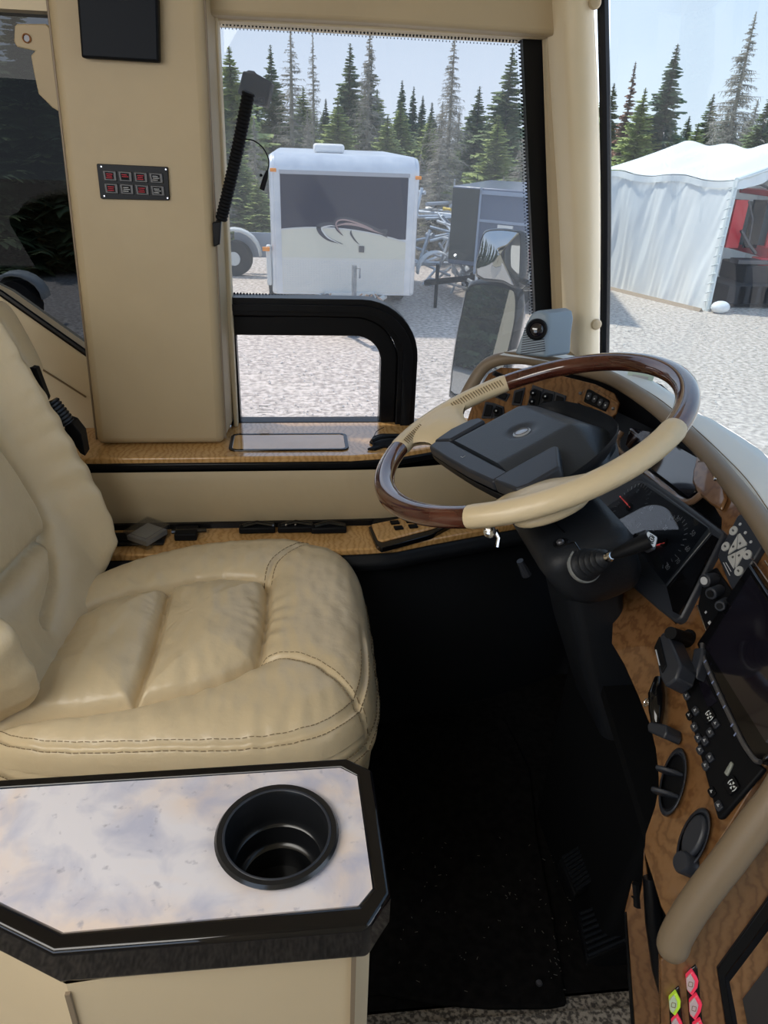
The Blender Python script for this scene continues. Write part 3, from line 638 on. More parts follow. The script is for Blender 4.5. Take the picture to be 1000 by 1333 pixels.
# seams, screw, silver hub cap of the tilt lever
SF = Frame(Wc-wn_*.0885, WA, wn_)
def on_col(px, py, dx=0):                        # nearest point seen on the shroud surface
    ori = CAM; d = ray(px, py).normalized(); h = _cv.ray_cast(ori, d); return h[0], h[1]
vv = [v.co+off(column) for v in shroud.data.vertices]; _cv = BVHTree.FromPolygons(vv, [tuple(p.vertices) for p in shroud.data.polygons])
def colpath(px):
    o = []
    for i in range(len(px)-1):
        for k in range(6):
            h = on_col(px[i][0]+(px[i+1][0]-px[i][0])*k/6, px[i][1]+(px[i+1][1]-px[i][1])*k/6)
            if h[0]: o.append(h[0]+h[1]*(.0004 if h[1].dot(CF) < 0 else -.0004))
    return o
for P in ([(722, 680), (738, 696)], [(732, 711), (748, 706), (760, 724)]):
    q = colpath(P)
    if len(q) > 2: g = MB(); g.tube(q, .0011, 5); g.build('seam', GLOSS, shroud)
h = on_col(730, 707)
if h[0]:
    nn = h[1] if h[1].dot(CF) < 0 else -h[1]
    g = MB(); g.lathe([(.0105, 0), (.010, .0015), (.008, .0015), (.0075, .0005)], h[0], nn, 20); g.build('screw_washer', BLACK, shroud)
    g = MB(); g.lathe([(.005, 0), (.005, .003), (.0035, .0045)], h[0], nn, 14); g.build('screw', CRANK, shroud)
g = MB(); h = at(638, 692, 'y', .98); g.lathe([(.009, -.004), (.010, 0), (.010, .004), (.007, .006), (.0, .0065)], h, V(-.3, -.8, .4), 20); g.build('tilt_knob', CHROME, column)
g = MB(); g.tube([at(645, 690, 'y', .99), at(650, 700, 'y', .985), at(648, 712, 'y', .98)], .004, 8); g.build('tilt_lever', CHROME, column)
g = MB(); a, b = at(677, 730, 'y', 1.0), at(686, 748, 'y', 1.0); g.tube([a, b], [.006, .009], 10); g.build('side_button', PODM, column)
# stalk
h = on_col(762, 735); hb = h[0] if h[0] else at(762, 735, 'y', .80)
stalk = thing('brake_stalk', 'ribbed boot and black lever with square symbol tip on the steering column', 'lever', hb)
tipd = at(795, 724, 'y', hb.y-.045)
g = MB(); ax = (tipd-hb).normalized(); ln = (tipd-hb).length*.86; pr = [(.021, -.006), (.0215, .002)]
for k in range(5):
    h0 = .004+k*(ln-.004)/5; R0 = .0185-.0022*k; pr += [(R0, h0), (R0+.0016, h0+.003), (R0-.0018, h0+.0065)]
pr += [(.006, ln), (.0, ln+.001)]
g.lathe(pr, hb, ax, 28, cap=False); g.build('boot', SHROUD, stalk, smooth=60)
g = MB(); g.lathe([(.0235, -.004), (.0235, .0), (.0205, .002)], hb, ax, 28); g.build('boot_flange', mat('worn_grey', (.16, .17, .17), .7, bump=.6, bs=150), stalk)
g = MB(); g.lathe([(.0062, 0), (.0062, .006), (.0045, .010), (.0, .0105)], tipd-ax*.006, ax, 16); g.build('ferrule', CHROME, stalk)
p0 = tipd+ax*.002; p1 = at(846, 703, 'y', p0.y-.012); ld = (p1-p0).normalized()
g = MB(); g.tube([p0, p0.lerp(p1, .12), p0.lerp(p1, .45), p0.lerp(p1, .85), p1], [.004, .0068, .0095, .0112, .0105], 16, ry=.85); g.build('handle', BLACK, stalk)
TF = Frame(p1+ld*.001, V(.5, .1, .8), (ld*.6+V(-.1, -.6, .55)).normalized())
g = MB(); g.prism([TF.p(a, b, .0) for a, b in rr(.020, .019, .003)], TF.n*-.012); g.build('tip', PODM, stalk, bevel=.001)
g = MB(); g.prism([TF.p(a, b, .0012) for a, b in rr(.015, .014, .002)], TF.n*-.0012); tp = g.build('symbol_plate', WHITEP, stalk)
g = MB(); g.tube([TF.p(.0034*math.cos(k*math.pi/8), .0034*math.sin(k*math.pi/8), .0016) for k in range(16)], .0006, 4, closed=True); g.tube([TF.p(0, -.0016, .0016), TF.p(0, .0016, .0016)], .0006, 4)
for s_ in (-1, 1): g.tube([TF.p(s_*(.0053)*math.cos(k), .0053*math.sin(k), .0016) for k in (-.7, -.35, 0, .35, .7)], .0006, 4)
g.build('symbol', BLACK, tp)

# ------------------------------------------------------------------ dashboard
sx_, sz_ = .10, .53                              # dash face: X = .484+.53(z-1.97)+.10(Y-.686)
DN = V(-1, sx_, sz_).normalized()
S = Frame((.484, .686, 1.97), (-.1, -1, 0), DN)
hP = V(-.745, -.667, 0).normalized(); PN = (hP*math.cos(math.radians(26))+V(0, 0, 1)*math.sin(math.radians(26))).normalized()
PD = Frame((.59, 1.30, 2.08), (.667, -.745, 0), PN)
dash = thing('dashboard', 'curved burl wood dashboard edged by a tan leather roll around the driver', 'dashboard', (.6, .9, ZF+.3))
zr = 2.118
roll = [PD.hit(590, 552, .012), PD.hit(600, 528, .012), PD.hit(615, 500, .014), PD.hit(630, 478, .015), PD.hit(650, 468, .012)]+[at(x, y, 'z', zr) for x, y in ((680, 466), (710, 471), (745, 478), (780, 487), (808, 499), (850, 527), (886, 558), (910, 580), (937, 611), (967, 648), (996, 688), (1035, 755), (1065, 850))]
g = MB(); rp = bez(roll, 6); g.tube(rp, .0135, 16, up=V(0, 0, 1)); rl = g.build('leather_roll', BOLST, dash, smooth=180)
# dash top between roll and windshield
inn = [at(x, y, 'z', zr+.006) for x, y in ((650, 462), (710, 470), (780, 484), (808, 496), (850, 520), (886, 549), (910, 572), (940, 602), (970, 636), (1000, 682), (1040, 750), (1090, 850))]
outr = [at(x, y, 'z', zr+.006) for x, y in ((690, 452), (740, 462), (800, 474), (850, 496), (880, 516), (907, 537), (925, 545), (945, 557), (975, 576), (1000, 596), (1060, 670), (1130, 800))]
ii, oo = bez(inn, 4), bez(outr, 4); g = MB()
g.grid(len(ii), 6, lambda u, v: ii[round(u*(len(ii)-1))].lerp(oo[round(u*(len(oo)-1))], min(1, v*1.25))+V(0, 0, .004*math.sin(math.pi*min(1, v*1.25))-.03*(v > .99)))
g.build('dash_top', mat('brightened_dash_top', (.78, .78, .74), .8, bump=.25, bs=600), dash, smooth=180)  # grey-white cover, albedo raised in place of sun that doesn't reach it
g = MB(); q = [ii[k].lerp(oo[k], .14)+V(0, 0, .0035) for k in range(len(ii))]; g.tube(q, .0009, 4); g.build('top_seam', STITCH, dash)
g = MB()                                          # inner shell behind the wood
A = [V(.50, .40, 0), V(.585, .70, 0), V(.62, 1.0, 0), V(.66, 1.32, 0), V(.52, 1.50, 0)]
g.grid(5, 2, lambda u, v: V(A[round(u*4)].x+.04*v, A[round(u*4)].y, 1.74+.37*v)); g.build('inner_shell', BLACK, dash)
g = MB(); g.prism([V(.40, .46, 1.735), V(.78, .46, 1.735), V(.78, 1.05, 1.735), V(.50, 1.05, 1.735)], V(0, 0, .02)); g.build('underside', KICK, dash)
WOODR = [(800, 742), (842, 776), (880, 812), (886, 806), (912, 752), (938, 697), (939, 676), (930, 660), (912, 645), (901, 628), (903, 612), (908, 590), (930, 598), (962, 622), (990, 658), (1010, 695), (1040, 800), (1050, 940), (1010, 975), (940, 1090), (868, 1195), (860, 1180), (848, 1140), (838, 1110), (840, 1085), (852, 1050), (857, 1025), (856, 1000), (853, 975), (846, 945), (830, 905), (812, 865), (796, 838)]
slab(S, WOODR, 0, -.014, 'wood_fascia', OAK_DIM, dash, bevel=.0015)
# raised wooden tab beside keypad, keyhole and trim bead
slab(S, [(908, 599), (930, 600), (940, 622), (945, 648), (938, 664), (924, 656), (906, 640), (901, 626), (902, 612)], .006, 0, 'wood_tab', OAK_DIM, dash, bevel=.003)
g = MB(); c = S.hit(932, 622, .007); g.lathe([(.0045, 0), (.0035, .0015), (.002, .0005)], c, S.n, 14); g.build('tab_screw', CHROME, dash)
# pod on the left
PW = [(604, 560), (612, 535), (622, 508), (636, 486), (652, 478), (690, 480), (735, 490), (775, 500), (800, 512), (806, 524), (797, 546), (752, 524), (742, 546), (735, 590), (640, 600)]
slab(PD, PW, 0, -.012, 'wood_fascia', OAK_DIM, dash)
g = MB(); b_ = [PD.hit(x, y, .004) for x, y in ((757, 512), (764, 503), (770, 502), (806, 524), (803, 538), (795, 544), (788, 542), (757, 524))]; g.prism(b_, PD.n*-.006); g.build('wood_tab', OAK_DIM, dash, bevel=.002)
# cubby, monitor and rail
g = MB(); cub = [S.hit(x, y, -.05) for x, y in ((740, 505), (905, 585), (960, 700), (890, 740), (760, 660))]; g.prism(cub, S.n*-.01); g.build('cubby_liner', BLACK, dash)
mon = thing('tray_display', 'dark flat display behind a brown bow handle in the dash cubby', 'display', S.hit(860, 600, -.03))
slab(S, [(820, 556), (850, 562), (914, 598), (905, 640), (896, 648), (838, 604), (814, 580)], -.022, -.034, 'screen', SCREEN, mon)
g = MB(); g.tube(bez([S.hit(x, y, .002) for x, y in ((810, 562), (804, 573), (806, 586), (818, 597), (845, 618), (870, 638), (884, 650), (897, 654), (908, 648), (914, 642))], 5), .0052, 10); g.build('bow_handle', mat('bronze_lacquer', (.20, .12, .075), .25, coat=.6), mon)
# tan roll at the near end of the fascia
g = MB(); R1 = bez([S.hit(1060, 950, .0), S.hit(1016, 1030, .003), S.hit(986, 1070, .004), S.hit(950, 1118, .004), S.hit(916, 1162, .004), S.hit(894, 1194, .002), S.hit(878, 1225, -.004), S.hit(876, 1250, -.012)], 5)
g.tube(R1, [.0165]*(len(R1)-4)+[.016, .0145, .012, .007], 16); g.build('leather_roll', BOLST, dash, smooth=180)
# near end face with push buttons and recess
EN = V(-.30, -.86, .42).normalized(); EO = S.hit(895, 1180, -.02); EF = Frame(EO, (1, -.35, 0), EN)
NW = [(860, 1250), (885, 1230), (905, 1180), (960, 1085), (1010, 1010), (1080, 930), (1120, 1100), (1080, 1400), (862, 1400)]
slab(EF, NW, -.004, -.018, 'end_panel', OAK_DIM, dash)
# lower wooden wing
g = MB(); LF = Frame(at(835, 1240, 'y', .50), (1, -.5, 0), V(-.6, -.7, .25))
slab(LF, [(813, 1186), (822, 1150), (828, 1170), (832, 1172), (836, 1148), (838, 1105), (846, 1160), (858, 1278), (866, 1420), (826, 1420), (820, 1290)], 0, -.010, 'lower_wing', OAK_DIM, dash)
slab(LF, [(812, 1190), (815, 1188), (832, 1420), (826, 1420)], .003, -.01, 'wing_edge', FRAMEM, dash)
g = MB(); g.tube([LF.hit(846, 1142, .008), LF.hit(852, 1200, .012), LF.hit(860, 1262, .008), LF.hit(862, 1290, .0)], [.008, .0105, .010, .005], 12); g.build('wing_gasket', FRAMEM, dash)
g = MB(); g.tube([LF.hit(826, 1165, -.002), LF.hit(830, 1180, -.002), LF.hit(828, 1150, -.004)], .005, 8); g.build('wing_notch', BLACK, dash)

# instrument cluster
clu = thing('instrument_cluster', 'black instrument cluster with two dials and red needles behind the wheel', 'gauges', S.hit(850, 700))
slab(S, [(748, 640), (790, 600), (833, 614), (880, 646), (936, 688), (942, 694), (886, 806), (878, 810), (856, 793), (800, 744), (770, 718)], .010, -.02, 'housing', PODM, clu, bevel=.004)
CL = Frame(S.p(0, 0, .012), S.x, S.n)
slab(S, [(764, 655), (800, 628), (836, 624), (860, 640), (922, 686), (925, 693), (868, 762), (862, 762), (804, 730)], .0125, .009, 'dial_face', mat('dial_face', (.018, .022, .028), .35), clu)
g = MB()
def dial(c, pts, r):                              # ticks on a round scale
    g = MB()
    for a in range(-40, 221, 12):
        q = math.radians(a); A_ = CL.p(c[0]-r*math.cos(q), c[1]+r*math.sin(q), .0014); B_ = CL.p(c[0]-(r-.006)*math.cos(q), c[1]+(r-.006)*math.sin(q), .0014)
        g.tube([A_, B_], .0006, 4)
    tag(g.build('tick_marks', GREYP, clu), kind='stuff')
tc_ = CL.ab(821, 661); sc_ = CL.ab(866, 707)
dial(tc_, 0, .043); dial(sc_, 0, .044)
for txt, p in (('0', (831, 640)), ('5', (847, 643)), ('10', (848, 662)), ('15', (832, 684)), ('20', (867, 688)), ('30', (883, 676)), ('50', (903, 695)), ('60', (896, 715)), ('70', (883, 731)), ('80', (870, 739))):
    a, b = CL.ab(*p); text_mesh(txt, .0105, CL, a, b, .0014, 'numeral', WHITEP, clu)
g = MB(); g.tube([CL.hit(821, 661, .003), CL.hit(807, 646, .003)], [.0016, .0008], 6); g.build('tachometer_needle', REDN, clu)
g = MB(); g.tube([CL.hit(866, 707, .003), CL.hit(850, 711, .003)], [.0016, .0008], 6); g.build('speedometer_needle', REDN, clu)
for p in ((821, 661), (866, 707)): g = MB(); g.lathe([(.007, 0), (.0065, .004), (0, .0045)], CL.hit(*p), CL.n, 18); g.build('needle_hub', BLACK, clu)
a, b = CL.ab(857, 733); g = MB(); g.prism([CL.p(a+x, b+y, .001) for x, y in rr(.028, .014, .002)], CL.n*-.0008); g.build('odometer_window', mat('lcd', (.05, .055, .055), .2), clu)
slab(S, [(868, 764), (927, 696), (934, 700), (884, 800), (876, 796)], .0128, .009, 'warning_strip', GLOSS, clu, bevel=0)
g = MB(); cen = S.p(*[(CL.ab(852, 690)[i]) for i in (0, 1)], .017)
LN = [S.hit(x, y, .016) for x, y in ((789, 661), (836, 629), (922, 687), (867, 761))]
g.prism(LN, S.n*.0012); g.build('lens', glassm('lens_glass', (.72, .73, .75)), clu, smooth=0)

def key(fr, px, h0, h1, name, m, parent, bevel=.001): return slab(fr, px, h1, h0, name, m, parent, bevel=bevel)
def quadpx(p00, p10, p11, p01):                   # bilinear helper inside an image quadrilateral
    return lambda u, v: (p00[0]*(1-u)*(1-v)+p10[0]*u*(1-v)+p11[0]*u*v+p01[0]*(1-u)*v, p00[1]*(1-u)*(1-v)+p10[1]*u*(1-v)+p11[1]*u*v+p01[1]*(1-u)*v)
# camper jack keypad
kpd = thing('leveling_keypad', 'dark keypad with grey-white arrow and round buttons right of the gauges', 'keypad', S.hit(960, 710))
slab(S, [(934, 724), (936, 718), (960, 671), (964, 669), (970, 670), (990, 700), (992, 708), (990, 714), (958, 766), (955, 768), (951, 765)], .009, 0, 'body', PODM, kpd, bevel=.002)
def z4(x, y): return 900+x*100/952, 660+y*140/1333
KG = mat('keypad_button', (.42, .43, .43), .5)
for x, y, rx, ry in ((530, 297, 36, 78), (432, 493, 36, 78), (703, 595, 42, 82), (597, 797, 40, 82)):
    c = S.ab(*z4(x, y), .009); g = MB(); g.prism([S.p(c[0]+.0068*math.cos(k*math.pi/10), c[1]+.0062*math.sin(k*math.pi/10), .0105) for k in range(20)], S.n*-.002); o = g.build('round_button', KG, kpd, smooth=0)
    g = MB(); g.box(S.p(c[0], c[1], .0108), (.004, .0022, .0004), S.M()); g.build('button_print', CRANK, o, smooth=0)
for q, m_q in (([(578, 338), (560, 510), (455, 585), (470, 530)], (520, 490)), ([(605, 325), (685, 440), (680, 470), (572, 518), (585, 335)], (605, 450)), ([(450, 610), (550, 562), (540, 700), (520, 760), (455, 650)], (515, 620)), ([(676, 498), (655, 570), (545, 755), (556, 560)], (592, 600))):
    o = slab(S, [z4(*p) for p in q], .0105, .0085, 'arrow_button', KG, kpd, bevel=0)
    g = MB(); g.box(S.hit(*z4(*m_q), .0108), (.0030, .0028, .0004), S.M()); g.build('button_print', CRANK, o, smooth=0)
for p in ((610, 215), (675, 320), (743, 435)): g = MB(); g.lathe([(.002, 0), (.002, .001)], S.hit(*z4(*p), .009), S.n, 10); g.build('indicator', GREYP, kpd)
g = MB()
for a_, b_ in (((430, 690), (495, 800)), ((400, 690), (480, 850))): g.tube([S.hit(*z4(*a_), .0092), S.hit(*z4(*b_), .0092)], .0006, 4)
g.build('printed_lines', GREYP, kpd)
# rocker group under keypad
rg = thing('headlight_switch_group', 'black switch block with stubby knobs below the keypad', 'switches', S.hit(930, 780))
slab(S, [(916, 748), (932, 738), (938, 748), (950, 765), (955, 772), (926, 822), (922, 826), (908, 790)], .004, 0, 'plate', BLACK, rg)
for (x0, y0), (x1, y1), r in (((931, 754), (917, 756), .0085), ((938, 768), (925, 773), .0075), ((946, 784), (937, 789), .0065)):
    b0 = S.hit(x0, y0, .004); b1 = S.hit(x1, y1, .022); g = MB(); g.tube([b0, b1], r, 18); o = g.build('knob', PODM, rg, bevel=.0012)
    g = MB(); g.tube([b1, b1+(b1-b0).normalized()*.001], r*.6, 14); g.build('knob_face', GREYP if r > .008 else BLACK, o)
g = MB(); g.tube([S.hit(908, 788, .005), S.hit(921, 826, .005)], .001, 5); g.build('edge_highlight', CHROME, rg)
g = MB(); g.box(S.hit(919, 797, .0045), (.003, .003, .0006), S.M()); g.box(S.hit(925, 812, .0045), (.009, .004, .0006), S.M()); g.build('printed_symbols', GREYP, rg, smooth=0)

# touchscreen
ts = thing('touchscreen_radio', 'large tilted touchscreen with slim bezel on the dash right side', 'screen', S.hit(950, 870))
slab(S, [(906, 838), (975, 732), (1060, 860), (1000, 985), (990, 993), (975, 985), (935, 915)], .014, 0, 'bezel', GLOSS, ts, bevel=.003)
slab(S, [(919, 842), (977, 748), (1052, 866), (997, 966)], .0155, .013, 'glass', SCREEN, ts, bevel=0)
g = MB(); g.tube(bez([S.hit(x, y, .015) for x, y in ((914, 838), (917, 858), (935, 900), (955, 942), (968, 968), (982, 988), (990, 992))], 4), .0028, 8); g.build('bezel_lip', CRANK, ts)
g = MB(); g.tube([S.hit(978, 726, .012), S.hit(1030, 800, .012)], .0011, 5); g.tube([S.hit(996, 730, .012), S.hit(1030, 780, .012)], .0011, 5); g.build('bezel_line', CHROME, ts)
BLU = mat('key_legend', (.16, .20, .34), .5, emit=.06)
for x, y in ((918, 861), (923, 876), (928, 888), (935, 903), (943, 920), (953, 944), (957, 956)):
    g = MB(); g.box(S.hit(x, y, .0182), (.0016, .004, .0006), S.turned(S.O, .15).M()); g.build('legend', BLU, ts, smooth=0)

# climate control panel
hv = thing('climate_panel', 'black climate control panel with fan buttons under the touchscreen', 'control panel', S.hit(935, 980))
slab(S, [(890, 905), (899, 880), (908, 848), (914, 862), (975, 985), (995, 1000), (940, 1064), (934, 1066)], .006, 0, 'plate', BLACK, hv, bevel=.002)
def z2(x, y): return 780+x*220/916, 740+y*320/1333
slab(S, [z2(540, 620), z2(570, 580), z2(640, 720), z2(590, 760)], .0068, .005, 'lcd_window', SCREEN, hv, bevel=0)
def fan(px, py, s=.006):
    g = MB(); c = S.ab(px, py, .0095)
    for k in range(4):
        q = k*math.pi/2+.4; g.prism([S.p(c[0]+r*math.cos(q+d), c[1]+r*math.sin(q+d), .0106) for r, d in ((s*.15, 0), (s*.62, -.35), (s*.68, .35))], S.n*-.0006)
    for k in (-.6, 2.54):
        pass
    for q0 in (0, math.pi): g.tube([S.p(c[0]+s*math.cos(q0+d), c[1]+s*math.sin(q0+d), .0103) for d in (-.6, -.3, 0, .3, .6)], s*.08, 4)
    return g
for x, y in ((600, 800), (725, 1178)):
    c = S.ab(*z2(x, y), .006); g = MB(); g.prism([S.p(c[0]+a, c[1]+b, .0095) for a, b in rr(.017, .016, .003)], S.n*-.004); o = g.build('fan_button', BLACK, hv, bevel=.001); fan(*z2(x, y)).build('fan_symbol', WHITEP, o, smooth=0)
for x, y, kx in ((480, 693, 1), (528, 775, 1), (495, 800, 0), (522, 862, 1), (638, 845, 1), (543, 922, 1), (608, 892, 1), (580, 938, 1), (553, 987, 1), (608, 1028, 1), (583, 1072, 1), (618, 1215, 0), (655, 1290, 1)):
    c = S.ab(*z2(x, y), .006); g = MB(); g.prism([S.p(c[0]+a, c[1]+b, .0088) for a, b in rr(.0105, .0085, .002)], S.n*-.003); o = g.build('push_button', PODM if kx else BLACK, hv, bevel=.0008)
    g = MB(); g.box(S.p(c[0], c[1], .0091), (.0035, .0010, .0005), S.M()); g.box(S.p(c[0], c[1]+.001, .0091), (.001, .0028, .0005), S.M()); g.build('button_symbol', GREYP, o, smooth=0)
slab(S, [z2(672, 1108), z2(712, 1040), z2(722, 1058), z2(690, 1126)], .0088, .005, 'display_button', mat('pale_key', (.22, .24, .22), .5), hv)
slab(S, [z2(490, 540), z2(510, 430), z2(560, 425), z2(555, 490), z2(520, 600)], .020, .004, 'dial_base', PODM, hv, bevel=.003)

# device clamp on fascia
dv = thing('radar_display_mount', 'small black boxy device on a stub mount left of the touchscreen', 'device', S.hit(870, 860))
g = MB(); g.tube([S.hit(897, 832, 0), S.hit(893, 831, .010), S.hit(873, 824, .045)], [.010, .0085, .008], 16); o = g.build('mount_stub', BLACK, dv)
g = MB(); g.lathe([(.012, 0), (.012, .004), (.009, .006)], S.hit(897, 832, 0), S.n, 20); g.build('stub_flange', BLACK, dv)
DF = Frame(S.p(*S.ab(870, 862, .04), .04), S.x*.8+S.y*-.55, S.n)
bx = [(852, 842), (862, 822), (870, 828), (886, 866), (880, 884), (866, 894), (858, 880)]
slab(S, bx, .045, .018, 'body', PODM, dv, bevel=.003)
slab(S, [(851, 843), (858, 828), (867, 866), (861, 876)], .047, .043, 'face', BLACK, dv, bevel=.001)
g = MB(); g.tube([S.hit(854, 846, .0478), S.hit(859, 866, .0478)], .0009, 4); g.build('printed_line', GREYP, dv)
# toggle lever and key chain
tg = thing('ignition_toggle', 'black teardrop lever with silver key ring and square end block low on the wood fascia', 'lever', S.hit(856, 915))
g = MB(); g.tube([S.hit(858, 884, .010), S.hit(855, 905, .016), S.hit(855, 925, .016), S.hit(855, 944, .012)], [.006, .0105, .0095, .006], 14); g.build('lever', GLOSS, tg)
slab(S, [(842, 944), (846, 939), (867, 943), (868, 953), (864, 961), (854, 956), (843, 952)], .026, .002, 'end_block', PODM, tg, bevel=.002)
g = MB(); c = S.ab(844, 915, .02)
g.tube([S.p(c[0]+.004*math.cos(k*math.pi/8), c[1]+.006*math.sin(k*math.pi/8), .022) for k in range(16)], .0009, 5, closed=True); g.tube([S.p(c[0]-.006, c[1], .022), S.p(c[0]+.008, c[1], .020)], .001, 5); g.tube([S.p(c[0], c[1]-.007, .022), S.p(c[0], c[1]+.007, .022)], .001, 5); g.build('key_ring', CHROME, tg)

# air vents
def vent(c, mj, mn, label, closed):
    t_ = thing('air_vent', label, 'vent', S.hit(*c)); n = 36
    def el(k, h, dx=0, dy=0): return [S.hit(c[0]+dx+mj[0]*k*math.cos(a)+mn[0]*k*math.sin(a), c[1]+dy+mj[1]*k*math.cos(a)+mn[1]*k*math.sin(a), h) for a in [2*math.pi*i/n for i in range(n)]]
    g = MB(); L_ = [el(1, 0), el(1.02, .003), el(.97, .007), el(.88, .008), el(.82, .005), el(.80, .0012)]
    g.grid(6, n, lambda u, v: L_[round(u*5)][min(n-1, round(v*n)) % n], wv=True); g.build('bezel', PODM, t_, smooth=50)
    g = MB(); g.prism(el(.84, .0018), S.n*-.001); g.build('throat', BLACK, t_)
    if not closed:
        for k in (-.30, .34):
            a0 = (c[0]+mj[0]*k+mn[0]*.78, c[1]+mj[1]*k+mn[1]*.78); a1 = (c[0]+mj[0]*k-mn[0]*.75, c[1]+mj[1]*k-mn[1]*.75); P, Q = S.hit(*a0, .003), S.hit(*a1, .003); g = MB()
            g.prism([P, P.lerp(Q, .15)+S.n*.012, P.lerp(Q, .45)+S.n*.021, P.lerp(Q, .7)+S.n*.023, P.lerp(Q, .93)+S.n*.014, Q], (S.hit(c[0]+mj[0], c[1]+mj[1])-S.hit(*c)).normalized()*.005); g.build('vane', PODM, t_, bevel=.0015)
    else:
        g = MB(); q = el(.70, .010, -2, -5); g.prism(q, S.n*-.008); g.build('shutter_disc', PODM, t_, bevel=.003)
        tb = S.hit(888, 1122, .012); g = MB(); g.lathe([(.012, -.012), (.012, 0), (.010, .003), (0, .003)], tb, S.n, 22); g.build('tab', PODM, t_)
    return t_
vent((876, 1018), (-9, 44), (16, 2), 'round black dash vent with two open fins below the lever', False)
vent((903, 1092), (-13, 40), (18, 3), 'round black dash vent with closed disc nearest the tan roll', True)

# end panel buttons and recess
def z9(x, y): return 840+x*160/728, 1040+y*293/1333
bp_ = thing('lit_button_bank', 'two black slots of glowing red and green push buttons on the near wood panel', 'buttons', EF.hit(900, 1300))
slab(EF, [z9(240, 1060), z9(255, 1025), z9(300, 985), z9(312, 1010), z9(352, 1450), z9(275, 1450)], -.0015, -.006, 'slot', GLOSS, bp_, bevel=.001)
slab(EF, [z9(142, 1185), z9(160, 1150), z9(200, 1112), z9(206, 1130), z9(240, 1500), z9(155, 1500)], -.0015, -.006, 'slot', GLOSS, bp_, bevel=.001)
RB = mat('red_lamp', (.60, .03, .07), .3, emit=.45); GB = mat('green_lamp', (.32, .50, .03), .3, emit=.4); CAPM = mat('button_cap', (.55, .42, .44), .3); CAPG = mat('button_cap_green', (.50, .58, .42), .3)
for P_, L_m, C_m in (([(245, 1060), (282, 1022), (318, 1078), (312, 1120), (280, 1168), (252, 1140)], RB, CAPM), ([(265, 1205), (308, 1162), (340, 1220), (330, 1265), (298, 1315), (268, 1285)], RB, CAPM), ([(285, 1345), (330, 1310), (355, 1370), (350, 1420), (300, 1450)], RB, CAPM),
                    ([(145, 1190), (185, 1148), (212, 1200), (210, 1238), (178, 1288), (150, 1262)], GB, CAPG), ([(158, 1325), (195, 1285), (222, 1335), (222, 1380), (180, 1420)], RB, CAPM)):
    o = slab(EF, [z9(*p) for p in P_], .004, -.003, 'push_button', L_m, bp_, bevel=.001)
    cx_ = sum(p[0] for p in P_)/len(P_); cy_ = sum(p[1] for p in P_)/len(P_)
    slab(EF, [z9(cx_+(p[0]-cx_)*.72-12, cy_+(p[1]-cy_)*.78) for p in P_], .0055, .003, 'cap', C_m, o, bevel=.0008)
    g = MB(); c = EF.ab(*z9(cx_-12, cy_), .0055); g.ring([EF.p(c[0]+a, c[1]+b, .0058) for a, b in rr(.0045, .0055, .001)], [EF.p(c[0]+a, c[1]+b, .0058) for a, b in rr(.0033, .0043, .0006)], EF.n*-.0005); g.build('cap_symbol', STITCH, o, smooth=0)
rc_ = thing('recessed_monitor', 'deep black framed monitor recess at the lower right corner', 'monitor', EF.hit(970, 1260))
A_ = [EF.hit(*p, .000) for p in ((1080, 1060), (934, 1262), (955, 1400), (1120, 1400))]; B_ = [EF.hit(*p, .000) for p in ((1085, 1085), (944, 1272), (966, 1400), (1110, 1400))]; C2 = [EF.hit(*p, -.016) for p in ((1090, 1120), (962, 1290), (985, 1405), (1100, 1405))]
g = MB(); g.ring(A_, B_, EF.n*-.008); g.build('frame', FRAMEM, rc_, bevel=.001)
g = MB(); g.ring([q+EF.n*.0005 for q in B_], [q+EF.n*.0035-EF.n*.006 for q in B_], V(0, 0, 0)+EF.n*-.0001)
g = MB(); g.grid(5, 2, lambda u, v: (B_ if v < .5 else C2)[round(u*4) % 4]+EF.n*(.003 if v >= .5 else .0)); g.build('bevelled_well', BLACK, rc_, smooth=0)
g = MB(); g.prism([q+EF.n*.014 for q in C2], EF.n*-.001); g.build('screen', SCREEN, rc_, smooth=0)

# switches on the pod
def z1(x, y): return 580+x*220/1000, 440+y*160/727
def rocker(fr, P, label, cat='switch', knob=None, group=None, m=BLACK):
    c = fr.hit(sum(p[0] for p in P)/4, sum(p[1] for p in P)/4); t_ = thing('rocker_switch', label, cat, c, group)
    slab(fr, P, .005, 0, 'bezel', PODM, t_, bevel=.001)
    cx_ = sum(p[0] for p in P)/4; cy_ = sum(p[1] for p in P)/4
    for a, b, h, nm in ((.72, 0, .009, 'rocker'),):
        o = slab(fr, [(cx_+(p[0]-cx_)*a, cy_+(p[1]-cy_)*a) for p in P], h, .004, nm, m, t_, bevel=.002)
    if knob:
        for kx, ky, h in knob: g = MB(); g.ball(fr.hit(kx, ky, .010), (.007, .008, .007), n=12); g.build('rocker_paddle', BLACK, o); g = MB(); g.box(fr.hit(kx, ky, .0182), (.003, .003, .0008), fr.M()); g.build('symbol', GREYP, o, smooth=0)
    return t_
rocker(PD, [z1(272, 215), z1(290, 190), z1(345, 215), z1(325, 245)], 'rocker switch highest and leftmost on the curved pod, half behind the wheel rim')
rocker(PD, [z1(290, 350), z1(330, 310), z1(378, 330), z1(355, 375)], 'rocker switch tucked directly under the leather to wood joint of the rim')
rocker(PD, [z1(210, 475), z1(235, 375), z1(290, 385), z1(270, 475)], 'flat blank switch at lower left of the pod')
rocker(PD, [z1(275, 475), z1(290, 385), z1(342, 405), z1(345, 475)], 'black rocker with small knob at the lower pod beside the flat blank', knob=[(*z1(300, 430), 0)])
rocker(PD, [z1(390, 395), z1(405, 310), z1(470, 290), z1(445, 400)], 'tall single rocker in the middle of the pod')
